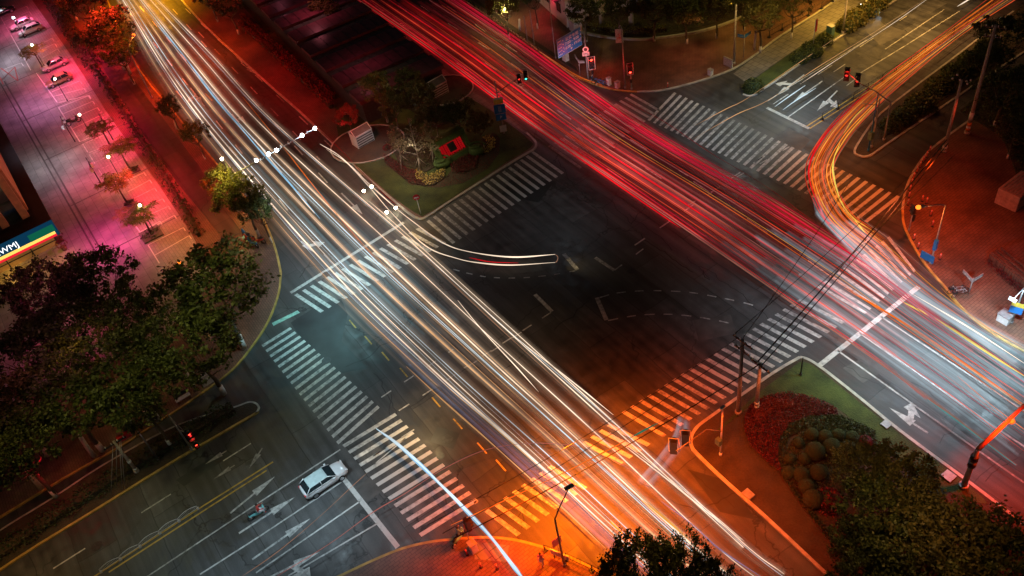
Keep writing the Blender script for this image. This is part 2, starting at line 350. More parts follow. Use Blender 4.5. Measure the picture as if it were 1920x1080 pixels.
# red cycle path between pavement and the trees is dark smooth asphalt
struct('path', MB().prism(PW([(188, 118), (222, 112), (300, 215), (372, 310), (455, 440), (420, 450), (330, 340), (260, 240)]), KH - .02, KH + .006), 'lane_asphalt')
# planted strip south-west
strip = [(486, 765), (482, 775), (470, 782), (360, 846), (300, 882), (167, 965), (80, 1018), (0, 1070), (-180, 1190), (-200, 1140), (-20, 1010), (100, 935), (200, 870), (330, 800), (440, 765), (465, 756), (479, 757)]
raised('verge', strip, 'soil', strip[1:9], 'kerb_yellow', .26)
struct('kerb', MB().ribbon(SP(strip[9:] + strip[:2], 4), .2, 0, KH + .012), 'kerb_stone')
# north wedge park
kN1 = [(230, -150), (347, 8), (480, 137), (560, 208), (627, 272), (692, 337), (735, 374), (762, 397), (778, 408)]
kN2 = [(778, 408), (790, 411), (806, 404), (842, 380), (900, 343), (955, 308), (985, 290), (1002, 280), (1005, 270), (996, 258), (960, 226), (940, 211), (860, 157), (735, 62), (672, 14), (560, -80)]
raised('pavement', kN1 + kN2[1:], 'brick_paving', kN1, 'kerb_stone', .3)
struct('kerb', MB().ribbon(SP(kN2, 4), .3, 0, KH + .014), 'kerb_stone')
struct('lawn', MB().prism(SP([(640, 290), (690, 330), (740, 373), (785, 404), (800, 403), (850, 372), (950, 306), (996, 277), (990, 262), (930, 215), (850, 165), (740, 85), (640, 0), (560, -70), (400, -70), (480, 40), (560, 130), (625, 195), (632, 240)], 3), KH - .02, KH + .02), 'lawn')
struct('footway', MB().prism(PW([(560, -75), (672, 10), (735, 58), (860, 153), (940, 207), (990, 246), (985, 256), (925, 212), (850, 165), (735, 90), (640, 15), (520, -75)]), KH + .02, KH + .028), 'kerbside_paving')
# north-east corner
kNE = [(760, -80), (840, -30), (900, 20), (960, 66), (1035, 116), (1085, 147), (1135, 165), (1165, 171), (1195, 173), (1242, 170), (1310, 153), (1370, 132), (1411, 107), (1465, 67), (1547, 15), (1620, -40)]
raised('pavement', kNE + [(1620, -300), (500, -300)], 'corner_paving', kNE[:9], 'kerb_yellow')
struct('kerb', MB().ribbon(SP(kNE[8:], 4), .28, 0, KH + .014), 'kerb_stone')
pe = [(1393, 178), (1399, 156), (1420, 146), (1482, 102), (1552, 56), (1592, 30), (1660, -20), (1720, -60), (1760, -60), (1680, 0), (1657, 15), (1560, 80), (1440, 162), (1410, 180)]
raised('verge', pe, 'lawn', pe[:1] + pe[-1:7:-1], 'kerb_stone')
struct('path', MB().prism(PW([(1375, 138), (1411, 110), (1465, 70), (1547, 18), (1610, -35), (1655, -22), (1590, 28), (1550, 54), (1480, 100), (1418, 144), (1398, 154)]), 0, .01), 'kerbside_paving')
gb = [(1090, 64), (1140, 73), (1200, 77), (1260, 71), (1320, 60), (1370, 44), (1400, 30), (1440, -20), (1440, -200), (900, -200), (1010, -20)]
struct('flowerbed', MB().prism(SP(gb[:6], 3) + PW(gb[6:]), KH - .02, KH + .05), 'soil')
struct('kerb', MB().ribbon(SP(gb[:7], 4), .35, KH, KH + .3), 'concrete')
struct('verge', MB().prism(PW([(800, -60), (905, 15), (960, 58), (1035, 106), (1085, 137), (1080, 128), (1030, 95), (950, 42), (900, 5), (830, -60)]), KH - .01, KH + .02), 'soil')
# east island and its hedge
pE = [(1602, 284), (1612, 293), (1630, 293), (1660, 273), (1712, 238), (1790, 185), (1860, 138), (1920, 98), (2100, -30), (2040, -60), (1900, 22), (1800, 100), (1720, 160), (1650, 215), (1618, 255)]
raised('verge', pE, 'soil', pE[-1:-6:-1] + [], 'kerb_stone', .25); struct('kerb', MB().ribbon(SP([pE[-1]] + pE[:8], 4), .25, 0, KH + .014), 'kerb_stone')
kE = [(2100, 30), (1900, 170), (1820, 225), (1765, 265), (1735, 292), (1712, 325), (1697, 360), (1692, 395), (1694, 420), (1705, 447), (1728, 487), (1752, 518), (1772, 540), (1802, 578), (1852, 620), (1925, 662), (2100, 740)]
raised('pavement', kE + [(2500, 740), (2500, 30)], 'corner_paving', kE[7:], 'kerb_yellow')
struct('kerb', MB().ribbon(SP(kE[:8], 4), .25, 0, KH + .014), 'kerb_stone')
# south-east corner: soil bank and lawn
kS1 = [(2100, 1130), (1920, 985), (1800, 893), (1690, 811), (1615, 750), (1560, 706), (1530, 684), (1512, 674), (1500, 671)]
kS2 = [(1500, 671), (1470, 688), (1440, 707), (1400, 735), (1322, 790), (1304, 806), (1296, 822), (1297, 838), (1308, 853), (1360, 903), (1435, 970), (1552, 1080), (1680, 1200)]
raised('pavement', kS1 + kS2[1:], 'soil', kS1, 'kerb_stone', .28)
struct('kerb', MB().ribbon(SP(kS2, 4), .3, 0, KH + .014), 'kerb_stone')
struct('lawn', MB().prism(SP([(1500, 680), (1528, 690), (1612, 757), (1690, 818), (1790, 893), (1850, 945), (1790, 930), (1700, 880), (1640, 830), (1560, 760), (1480, 740), (1420, 755), (1360, 800), (1340, 812), (1420, 740)], 3), KH - .02, KH + .02), 'lawn')
# south corner
kS = [(430, 1200), (560, 1120), (645, 1078), (705, 1050), (755, 1030), (805, 1018), (855, 1012), (910, 1009), (960, 1013), (1010, 1025), (1060, 1042), (1110, 1067), (1160, 1095), (1300, 1200)]
raised('pavement', kS + [(1300, 1500), (430, 1500)], 'corner_paving', kS, 'kerb_yellow')
struct('path', MB().prism(PW([(895, 1018), (955, 1024), (950, 1055), (890, 1050)]), KH - .02, KH + .006), 'kerbside_paving')

# ================================================================== PAINTED MARKINGS
Z1 = .006
def line(mb, p, q, w=.15, z=Z1): mb.ribbon(PW([p, q]), w, z)
def dashes(mb, p, q, on, off, w=.15, z=Z1, start=0.):
    a, b = W(*p), W(*q); d = b - a; L = d.length; d.normalize(); s = start
    while s < L:
        mb.ribbon([a + d * s, a + d * min(L, s + on)], w, z); s += on + off
def curve_dashes(mb, pts, on, off, w=.15, z=Z1):
    P = SP(pts, 24); s = 0; cur = []; acc = 0
    for i in range(len(P) - 1):
        ph = acc % (on + off)
        if ph < on: cur.append(P[i])
        elif cur:
            if len(cur) > 1: mb.ribbon(cur, w, z)
            cur = []
        acc += (P[i + 1] - P[i]).length
def zebra(p0, p1, q0, q1, n, frac=.42, skip=()):
    """n bars between the side p0->p1 and the side q0->q1"""
    mb = MB(); a0, a1, b0, b1 = W(*p0), W(*p1), W(*q0), W(*q1)
    n = round((a1 - a0).length / 1.02)
    for i in range(n):
        if i in skip: continue
        t = (i + .2) / n; u = t + frac / n
        P = [a0.lerp(a1, t), a0.lerp(a1, u), b0.lerp(b1, u), b0.lerp(b1, t)]
        mb.prism(P, Z1, Z1)
    return mb
struct('crosswalk', zebra((548, 555), (790, 424), (598, 588), (842, 452), 13), 'white_paint')
struct('crosswalk', zebra((797, 417), (1005, 281), (846, 459), (1062, 321), 17), 'white_paint')
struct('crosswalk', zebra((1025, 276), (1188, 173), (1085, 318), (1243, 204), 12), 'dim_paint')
struct('crosswalk', zebra((1262, 172), (1694, 372), (1212, 224), (1632, 420), 26), 'white_paint')
struct('crosswalk', zebra((1162, 776), (1505, 557), (1240, 822), (1590, 600), 23), 'white_paint')
struct('crosswalk', zebra((905, 962), (1150, 790), (965, 1008), (1226, 828), 14, skip=(8, 9, 10)), 'white_paint')
struct('crosswalk', zebra((1530, 540), (1672, 440), (1620, 590), (1720, 505), 8), 'white_paint')
struct('crosswalk', zebra((489, 645), (638, 838), (542, 612), (716, 768), 15), 'white_paint')
struct('crosswalk', zebra((640, 832), (795, 1012), (738, 772), (902, 945), 13), 'white_paint')
struct('crosswalk', zebra((508, 603), (516, 616), (556, 580), (566, 590), 2), 'green_tint_paint')
w_ = MB()
for p, q, w in (((545, 549), (757, 417), .45), ((1438, 202), (1517, 241), .45), ((640, 892), (746, 1026), .45), ((1533, 688), (1722, 538), .5),
                ((480, 946), (638, 843), .15), ((282, 1077), (480, 946), .15), ((375, 1077), (480, 1010), .15), ((480, 1010), (640, 904), .15),
                ((480, 1074), (675, 940), .15), ((540, 1080), (707, 982), .15), ((200, 1132), (282, 1077), .15),
                ((1570, 657), (1785, 810), .17), ((1785, 810), (1920, 905), .17), ((1612, 625), (1872, 805), .17), ((1872, 805), (2000, 890), .17), ((1652, 594), (1920, 770), .17),
                ((1477, 220), (1585, 143), .15), ((1587, 161), (1608, 145), .15), ((1613, 137), (1700, 84), .15), ((1700, 84), (1800, 20), .15), ((1440, 189), (1480, 163), .15),
                ((1480, 163), (1625, 75), .12), ((1660, 92), (1770, 18), .12), ((1563, 135), (1585, 120), .12), ((705, 868), (760, 822), .12), ((890, 940), (893, 944), .3)):
    line(w_, p, q, w)
# turning-bay boxes inside the junction
line(w_, (1119, 558), (1137, 600), .45); line(w_, (1003, 552), (1035, 584), .4); line(w_, (1057, 476), (1083, 506), .45); line(w_, (1116, 483), (1152, 507), .4)
curve_dashes(w_, [(1124, 558), (1160, 549), (1220, 545), (1290, 548), (1350, 558), (1400, 569), (1438, 581)], 1.1, .8)
curve_dashes(w_, [(1140, 601), (1190, 592), (1240, 589), (1290, 592), (1340, 600), (1390, 611)], 1.1, .8)
curve_dashes(w_, [(850, 505), (880, 513), (920, 520), (975, 521), (1030, 516), (1083, 507)], .9, .8)
dashes(w_, (1033, 586), (870, 690), 1.2, 1.4); dashes(w_, (1152, 507), (1215, 460), 1.2, 2.2); dashes(w_, (1190, 460), (1450, 280), 1.6, 2.4, .18); dashes(w_, (1290, 385), (1480, 275), 1.2, 2.6, .15)
dashes(w_, (715, 745), (850, 655), 1.2, 1.6); dashes(w_, (748, 770), (990, 615), 1.2, 1.6); dashes(w_, (700, 855), (800, 790), 1.4, 1.8)
struct('road_marking', w_, 'white_paint')
w_ = MB()
# lane dashes of both carriageways and the cross street
for p, q in (((240, 20), (560, 420)), ((262, 12), (590, 395)), ((300, -10), (640, 372)), ((320, -10), (700, 350)), ((372, 60), (600, 300))): dashes(w_, p, q, 3, 5.5, .16)
for p, q in (((660, -20), (1180, 345)), ((700, -20), (1240, 335)), ((740, -20), (1290, 330)), ((790, -20), (1180, 235)), ((1300, 340), (1560, 520))): dashes(w_, p, q, 3.2, 6, .16)
dashes(w_, (100, 1066), (520, 800), 3, 5.5, .14); dashes(w_, (1450, 195), (1700, 30), 3, 6, .12)
struct('road_marking', w_, 'white_paint')
y_ = MB()
for p, q in (((200, 1066), (382, 948)), ((382, 948), (512, 866)), ((204, 1073), (386, 955)), ((386, 955), (500, 882)), ((120, 1118), (200, 1066))): line(y_, p, q, .16)
for p, q in (((1512, 237), (1700, 118)), ((1518, 241), (1706, 122)), ((1700, 118), (1900, -15)), ((1706, 122), (1906, -11))): line(y_, p, q, .16)
for s in ((655, 600), (684, 630), (716, 660), (750, 690), (810, 745), (850, 785), (895, 830), (930, 862)):
    a = W(*s); y_.ribbon([a, a - dA * 1.6], .15, Z1)
for s in ((1145, 977), (1205, 938), (385, 175), (410, 215), (430, 275), (330, 170)):
    a = W(*s); y_.ribbon([a, a - dA * 3.0], .18, Z1)
struct('road_marking', y_, 'yellow_paint')
def arrow(mb, tail, tip, turn=0, w=.28, hw=.55, hl=2.2):
    a, b = W(*tail), W(*tip); d = (b - a).normalized(); n = Vector((-d.y, d.x, 0)); L = (b - a).length; m = a + d * (L - hl)
    mb.ribbon([a, m], w, Z1); mb.prism([m + n * hw, m - n * hw, b], Z1, Z1)
    if turn:
        t = n * turn; c = a + d * (L * .45); e = c + t * .9 + d * .6
        mb.prism([c - d * .3, c + d * .3, e + d * .2, e - d * .4], Z1 + .002, Z1 + .002); mb.prism([e - d * 1.0, e + d * .7, e + t * 1.0 + d * .5], Z1 + .002, Z1 + .002)
a_ = MB()
for t in (((448, 1000), (553, 932), 0), ((473, 1049), (582, 972), 0), ((505, 1083), (601, 1034), -1), ((432, 962), (516, 893), 0), 
          ((1740, 812), (1667, 764), -1), ((1542, 152), (1488, 190), 0), ((1570, 170), (1532, 208), 1), ((1508, 140), (1455, 180), -1), ((357, 165), (380, 195), -1), ((430, 200), (462, 232), 0), ((640, 362), (680, 402), 0), ((452, 118), (478, 138), 1), ((565, 452), (590, 474), 1)):
    arrow(a_, t[0], t[1], t[2], .2, .42, 2.4)
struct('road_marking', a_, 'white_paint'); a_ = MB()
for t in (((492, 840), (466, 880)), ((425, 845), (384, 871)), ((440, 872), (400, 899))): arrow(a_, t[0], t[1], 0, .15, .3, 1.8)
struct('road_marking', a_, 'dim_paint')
# parking bays
b_ = MB(); zb = KH + .034
def bline(p, q, w=.13): b_.ribbon(PW([p, q], KH), w, zb)
for seg in (((2, 33), (58, 132)), ((68, 137), (108, 193)), ((110, 202), (150, 266)), ((155, 270), (165, 286)), ((167, 289), (178, 307)), ((185, 318), (195, 334)), ((255, 425), (268, 442)), ((278, 460), (299, 494)), ((240, 402), (252, 423))): bline(*seg)
rows = [((2, 33), (50, 12)), ((6, 42), (55, 22)), ((14, 55), (62, 36)), ((68, 88), (98, 72)), ((72, 96), (103, 82)), ((80, 108), (108, 92)), ((98, 172), (150, 152)), ((101, 181), (158, 166)), ((108, 193), (167, 179)), ((110, 202), (166, 180)), ((118, 214), (174, 190)), ((126, 227), (183, 202)), ((136, 242), (190, 216)), ((150, 266), (196, 246)),
        ((155, 270), (200, 252)), ((166, 287), (215, 268)), ((168, 290), (222, 268)), ((180, 304), (210, 290)), ((187, 318), (235, 296)), ((240, 338), (270, 324)), ((240, 360), (281, 338)), ((252, 372), (290, 353)), ((266, 392), (305, 373)), ((276, 405), (316, 387)), ((290, 424), (327, 404)), ((262, 436), (300, 415)), ((277, 460), (344, 427)), ((290, 479), (355, 442)), ((8, 130), (40, 118))]
for p, q in rows: bline(p, q); bline(q, (q[0] + 4, q[1] + 6))
struct('road_marking', b_, 'bay_paint')
r_ = MB()
for seg in (((2, 128), (34, 152)), ((34, 152), (28, 126)), ((28, 126), (4, 150)), ((4, 150), (16, 138)), ((0, 145), (6, 158))): r_.ribbon(PW(seg, KH), .22, KH + .036)
struct('road_marking', r_, 'red_paint')
# manholes
def manhole(px, py, r, label):
    e = W(px, py, 0); o = empty('manhole_cover', e, 0, label, 'manhole cover', 'manhole covers in the road')
    m = MB(); m.tube([e + Vector((0, 0, .001)), e + Vector((0, 0, .016))], r, 24, smooth=False); m.build('cover', 'dark_steel', o)
    m = MB(); m.ribbon([e + Vector((math.cos(k * math.pi / 12), math.sin(k * math.pi / 12), 0)) * (r + .05) for k in range(24)], .1, 0, .011, True); m.build('ring', 'dark_steel', o)
for a in ((182, 1024, .42, 'round manhole cover in the empty lane at the bottom left'), (612, 676, .42, 'round manhole cover beside the left end of the striped crossing'), (838, 823, .45, 'dark manhole cover in a square patch beyond the striped crossing'),
          (611, 514, .35, 'pale manhole cover just past the upper left stop line'), (1615, 124, .4, 'pale manhole cover on the yellow lit street behind the red signals'), (1182, 507, .35, 'small manhole cover near the turning box in mid junction'), (688, 541, .35, 'manhole cover under the white light trails by the crossing'), (826, 855, .3, 'small dark manhole cover right of the striped crossing')): manhole(*a)

# open cracks and tar seams in the old asphalt
ck = MB(); r = random.Random(4)
for a, b in (((1060, 330), (1130, 365)), ((1130, 365), (1180, 420)), ((1180, 400), (1260, 470)), ((1200, 440), (1300, 510)), ((1290, 480), (1335, 520)), ((1310, 500), (1450, 600)), ((1045, 300), (1110, 380)), ((1320, 505), (1330, 525)), ((1560, 660), (1700, 760)), ((1710, 715), (1800, 790)), ((1760, 830), (1925, 712)), ((1850, 905), (1925, 850)), ((1640, 15), (1740, 60)), ((1650, 40), (1700, 60)), ((960, 975), (1010, 930)), ((975, 990), (985, 955)), ((1200, 905), (1300, 960)), ((1250, 1000), (1420, 900)), ((1290, 880), (1380, 950)), ((1060, 960), (1130, 930)), ((700, 700), (740, 780)), ((730, 740), (735, 850)), ((760, 620), (650, 690)), ((600, 470), (560, 520)), ((560, 60), (500, 90)), ((620, 190), (470, 260)), ((1240, 330), (1180, 420)), ((880, 690), (760, 760)), ((1010, 640), (940, 700)), ((800, 900), (850, 960)), ((1150, 260), (1230, 310)), ((1040, 620), (1110, 560)), ((930, 640), (1020, 560))):
    A, B = W(*a), W(*b); n = max(6, int((B - A).length / .5)); P = []; d = 0; q = (B - A).normalized(); q = Vector((-q.y, q.x, 0))
    for i in range(n + 1): d = d * .8 + r.uniform(-.22, .22); P.append(A.lerp(B, i / n) + q * d)
    ck.ribbon(P, r.uniform(.05, .12), .0045)
struct('road_crack', ck, 'wire')

mat('patch_dark', (.022, .026, .028), .5, var=.35, scale=.5, bump=.2); mat('patch_light', (.075, .072, .068), .75, var=.3, scale=.8, bump=.2)
p1 = MB(); p2 = MB()
for q in (((545, 605), (600, 570), (640, 560), (652, 590), (640, 640), (690, 690), (640, 700), (600, 690)), ((820, 800), (862, 812), (850, 842), (806, 828)), ((960, 330), (1040, 340), (1010, 380), (940, 365)), ((1290, 880), (1360, 900), (1420, 975), (1350, 960)), ((330, 900), (420, 842), (435, 853), (345, 912))): p1.prism(PW(q), .0032, .0032)
for q in (((735, 640), (860, 570), (905, 610), (790, 690)), ((1580, 690), (1610, 675), (1650, 700), (1618, 718)), ((1300, 600), (1370, 590), (1380, 625), (1310, 640)), ((1630, 30), (1700, 60), (1650, 85), (1620, 55)), ((620, 940), (700, 890), (725, 915), (650, 968)), ((430, 420 - 0), (431, 421), (432, 420)), ((1480, 240), (1520, 262), (1500, 285), (1450, 262))): p2.prism(PW(q), .0030, .0030)
struct('road_patch', p1, 'patch_dark'); struct('road_patch', p2, 'patch_light')
# ================================================================== VEGETATION
def leafquad(mb, p, s, R, asp=.6):
    u = Vector((R.gauss(0, 1), R.gauss(0, 1), R.gauss(0, .8))).normalized(); v = u.cross(Vector((R.gauss(0, 1), R.gauss(0, 1), R.gauss(0, 1)))).normalized()
    n = len(mb.v); a, b = u * s * .5, v * s * asp * .5
    mb.v += [tuple(p - a), tuple(p + b), tuple(p + a), tuple(p - b)]; mb.f.append((n, n + 1, n + 2, n + 3)); mb.sm.append(False)
def crown_mesh(R, hc, seed, clumps=120, per=52, leaf=.36, flat=.62, matn='leaf_green', hollow=.35, spread=.72):
    """crown of radius R round the height hc: leaves gathered in uneven clumps, sky showing between them"""
    r = random.Random(seed); mb = MB(); lob = [(r.uniform(0, 6.28), r.uniform(.72, 1.15)) for _ in range(7)]
    for c in range(clumps):
        az = r.uniform(0, 6.283); el = math.asin(r.uniform(-.55, 1)); q = r.uniform(hollow, 1) ** .6
        k = 1.
        for a, f in lob:
            if math.cos(az - a) > .75: k *= f
        rr = R * k * q; p = Vector((rr * math.cos(el) * math.cos(az), rr * math.cos(el) * math.sin(az), hc + rr * flat * math.sin(el)))
        cr = r.uniform(.5, 1.) * spread * R / 4.5
        for i in range(int(per * r.uniform(.6, 1.3))):
            d = Vector((r.gauss(0, .5), r.gauss(0, .5), r.gauss(0, .38))) * cr
            leafquad(mb, p + d, leaf * r.uniform(.6, 1.3), r)
    return mb
def trunk_mesh(R, hc, seed, lime=False):
    r = random.Random(seed + 99); mb = MB(); th = hc * .55; tr = .03 * R + .06
    mid = [Vector((0, 0, 0)), Vector((r.uniform(-.15, .15), r.uniform(-.15, .15), th * .5)), Vector((r.uniform(-.3, .3), r.uniform(-.3, .3), th))]
    mb.tube(mid, [tr * 1.25, tr, tr * .8], 8)
    for i in range(6):
        a = i * 1.05 + r.uniform(-.3, .3); e = Vector((math.cos(a) * R * .6, math.sin(a) * R * .6, hc + r.uniform(-.5, .25) * R))
        m = mid[-1].lerp(e, .5) + Vector((0, 0, -.12 * R)); mb.tube([mid[-1], m, e], [tr * .6, tr * .35, tr * .12], 6)
        f = e.lerp(m, .4) + Vector((r.uniform(-1, 1), r.uniform(-1, 1), .8)) * R * .25; mb.tube([m, f], [tr * .3, tr * .08], 5)
    return mb
PROTO = {}
def tree_proto(kind, R, hc, seed, matn, **k):
    key = kind + str(seed) + matn
    if key in PROTO: return PROTO[key]
    o = empty(kind, (0, 0, 0), local=True); o['category'] = 'tree'
    crown_mesh(R, hc, seed, matn=matn, **k).build('crown', matn, o); t = trunk_mesh(R, hc, seed).build('trunk', 'trunk_bark', o)
    b = MB(); tr = .03 * R + .06; b.tube([Vector((0, 0, .02)), Vector((0, 0, 1.3))], [tr * 1.3, tr * 1.22], 10); b.build('lime_wash', 'trunk_lime', t).parent = t
    PROTO[key] = o; return o
TREE_SITES = []
def tree(px, py, R, hc, label, group, matn='leaf_green', seed=0, kind='broadleaf_tree'):
    """px,py: where the middle of the crown, hc metres up, was surveyed"""
    p = tree_proto(kind, 5., 8., seed, matn) if kind == 'broadleaf_tree' else tree_proto(kind, 5., 8., seed, matn, clumps=70, per=30)
    s = R / 5.; q = W(px, py, 8. * s); z = KH
    o = place(p, USED, (q.x, q.y, z), random.Random(int(px * 7 + py)).uniform(0, 6.28), s, label, group); USED[p.name] = 1
    o.scale = (s, s, (hc / 8.)); return o
def treeH(px, py, R, hc, *a, **k):
    q = W(px, py, hc); o = tree(px, py, R, hc, *a, **k); o.location = (q.x, q.y, KH); return o
G_SW = 'street trees on the south-west corner'
for i, (px, py, R, hc, m, sd, lb) in enumerate([
    (400, 545, 7.0, 9, 'leaf_green', 1, 'large dark green tree overhanging the curved yellow kerb'),
    (365, 645, 5.6, 8, 'leaf_green', 2, 'olive green tree above the pale cabinet by the curved kerb'),
    (172, 525, 5.0, 8.5, 'leaf_dark', 3, 'dark tree nearest the corner of the lit shop'),
    (62, 555, 4.6, 8, 'leaf_dark', 1, 'dark tree touched by pink light below the lit shop front'),
    (130, 600, 5.2, 8.5, 'leaf_dark', 2, 'dark tree with pink lit leaves, second row from the shop'),
    (245, 590, 4.0, 8, 'leaf_dark', 3, 'greyish green tree at the lower end of the pink plaza'),
    (228, 690, 5.8, 8.5, 'leaf_green', 3, 'broad tree just above the camera pole in the dark verge'),
    (60, 660, 5.6, 8, 'leaf_dark', 2, 'dark tree with a violet pink patch at the left picture edge'),
    (120, 755, 5.6, 8, 'leaf_green', 1, 'green tree above the guyed pole with the red box'),
    (262, 752, 4.2, 7.5, 'leaf_green', 2, 'lowest right tree of the dark corner grove'),
    (12, 765, 5.0, 8, 'leaf_olive', 3, 'yellowish olive tree cut by the left picture edge'),
    (30, 850, 4.6, 7.5, 'leaf_green', 2, 'last tree of the grove, farthest down the left edge')]):
    treeH(px, py, R, hc, lb, G_SW, m, sd)
G_L = 'trees along the red and orange lit avenue'
for px, py, R, hc, m, sd, lb in [
    (196, 55, 5.6, 7.5, 'leaf_green', 1, 'big tree glowing red beside the first orange street lamp'),
    (150, 5, 4.6, 7.5, 'leaf_green', 2, 'red lit tree at the top edge above the parking court'),
    (222, 98, 3.6, 6, 'leaf_dark', 3, 'lower darker tree directly under the orange street lamp'),
    (112, -25, 4.4, 7, 'leaf_dark', 3, 'red lit tree cut by the top edge next to the hedge'),
    (316, 203, 2.1, 4.5, 'leaf_dark', 1, 'small round tree below the orange lamp pole'),
    (362, 250, 2.2, 4.5, 'leaf_dark', 2, 'second small round tree on the avenue pavement'),
    (410, 340, 2.3, 5, 'leaf_yellow', 3, 'small yellow lit tree under the warm lamp of the gantry'),
    (452, 368, 3.6, 6.5, 'leaf_yellow', 1, 'green tree at the foot of the camera gantry'),
    (482, 392, 2.3, 5.5, 'leaf_green', 2, 'small tree leaning over the start of the double yellow kerb'),
    (425, 5, 3.6, 6, 'leaf_dark', 2, 'dark red tree at the top between the avenue and the glass roof'),
    (385, -18, 3.4, 6, 'leaf_dark', 1, 'dark tree cut by the top edge beside the avenue kerb')]:
    treeH(px, py, R, hc, lb, G_L, m, sd)
G_N = 'trees in the wedge shaped park'
for px, py, R, hc, m, sd, lb in [
    (708, 162, 2.9, 6, 'leaf_green', 1, 'rounded dark green tree at the end of the glass roof'),
    (650, 218, 2.1, 3.6, 'leaf_red', 3, 'bright red leaved small tree by the avenue side of the park'),
    (735, 198, 2.2, 4.5, 'leaf_dark', 3, 'dark brownish tree between the glass roof and the staked trees'),
    (790, 178, 2.6, 4.5, 'leaf_dark', 2, 'very dark tree left of the right hand ventilation shaft'),
    (765, 150, 2.4, 4.5, 'leaf_dark', 3, 'very dark tree nearest the middle of the park'),
    (812, 215, 2.6, 5, 'leaf_dark', 1, 'dark tree behind the green garden sculpture'),
    (858, 212, 2.3, 4.5, 'leaf_green', 2, 'round dark green tree below the right hand shaft'),
    (898, 232, 2.0, 4, 'leaf_olive', 3, 'thin olive tree right of the garden sculpture'),
    (602, 6, 2.6, 4.5, 'leaf_olive', 1, 'brownish tree at the top edge beside the red carriageway'),
    (622, 24, 1.6, 3.5, 'leaf_olive', 2, 'small brownish tree beside the grey footway at the top')]:
    treeH(px, py, R, hc, lb, G_N, m, sd)
G_E = 'trees round the northern corner garden'
for px, py, R, hc, m, sd, lb in [
    (945, 8, 2.9, 6, 'leaf_yellow', 1, 'brightly lit yellow green tree with a lamp in its crown'),
    (1000, -12, 2.6, 6, 'leaf_dark', 2, 'dark tree between the lit tree and the pink building'),
    (1095, 22, 3.2, 5, 'leaf_dark', 3, 'dark tree right of the pink lit building'),
    (1158, 12, 3.6, 5.5, 'leaf_dark', 1, 'dark tree between the two pale gate pillars'),
    (1225, 14, 3.8, 5.5, 'leaf_dark', 2, 'dark tree right of the gate pillars'),
    (1288, 22, 3.4, 5.2, 'leaf_green', 3, 'dark green tree above the curved garden kerb'),
    (1345, 8, 3.2, 5.5, 'leaf_olive', 1, 'olive tree left of the tall bare pole'),
    (1430, 26, 3.6, 6, 'leaf_olive', 2, 'olive green tree right of the tall bare pole'),
    (1398, -12, 3.2, 6, 'leaf_yellow', 3, 'yellow lit tree cut by the top edge'),
    (1490, 0, 3.2, 6, 'leaf_olive', 1, 'yellow green tree overhanging the railing at the top')]:
    treeH(px, py, R, hc, lb, G_E, m, sd)
G_R = 'trees along the right edge'
for px, py, R, hc, m, sd, lb in [
    (1890, 60, 4.4, 6, 'leaf_dark', 1, 'dark tree in the upper right corner'), (1850, 112, 2.8, 4.2, 'leaf_dark', 2, 'dark tree behind the tall utility pole top'),
    (1885, 165, 3.8, 5.5, 'leaf_green', 3, 'dark tree right of the banded utility pole'), (1905, 245, 2.6, 4, 'leaf_dark', 2, 'dark tree above the louvred box at the right edge')]:
    treeH(px, py, R, hc, lb, G_R, m, sd)
G_S = 'trees behind the flower beds of the south-east bank'
for px, py, R, hc, m, sd, lb in [
    (1622, 876, 3.1, 6, 'leaf_olive', 1, 'brown green tree nearest the clipped round bushes'), (1682, 905, 3.6, 6, 'leaf_olive', 2, 'tree beside the lawn strip right of the clipped bushes'),
    (1655, 965, 4.0, 6, 'leaf_green', 3, 'tree in the middle of the bank grove'), (1618, 1018, 3.0, 5, 'leaf_green', 1, 'tree on the carriageway side of the bank grove'),
    (1735, 985, 4.4, 6.5, 'leaf_olive', 1, 'large tree of the bank grove below the orange mast'), (1700, 1050, 4.2, 6, 'leaf_green', 2, 'low tree at the bottom edge in the bank grove'),
    (1800, 1020, 4.6, 6.5, 'leaf_olive', 3, 'large tree near the bottom right corner'), (1870, 1060, 4.2, 6, 'leaf_green', 1, 'last tree in the bottom right corner'), (1630, 1075, 3, 5, 'leaf_green', 3, 'small tree cut by the bottom edge of the bank grove')]:
    treeH(px, py, R, hc, lb, G_S, m, sd)
G_B = 'street trees at the bottom edge'
for px, py, R, hc, m, sd, lb in [
    (1212, 1058, 2.7, 9, 'leaf_dark', 1, 'tallest dark tree of the bottom edge against the orange road'), (1268, 1066, 2.3, 9, 'leaf_dark', 2, 'second dark tree of the bottom edge, right of the tallest'),
    (1158, 1080, 1.9, 8, 'leaf_dark', 3, 'leftmost dark tree of the bottom edge'), (1330, 1084, 2.0, 8.5, 'leaf_dark', 1, 'rightmost small dark tree of the bottom edge')]:
    treeH(px, py, R, hc, lb, G_B, m, sd)
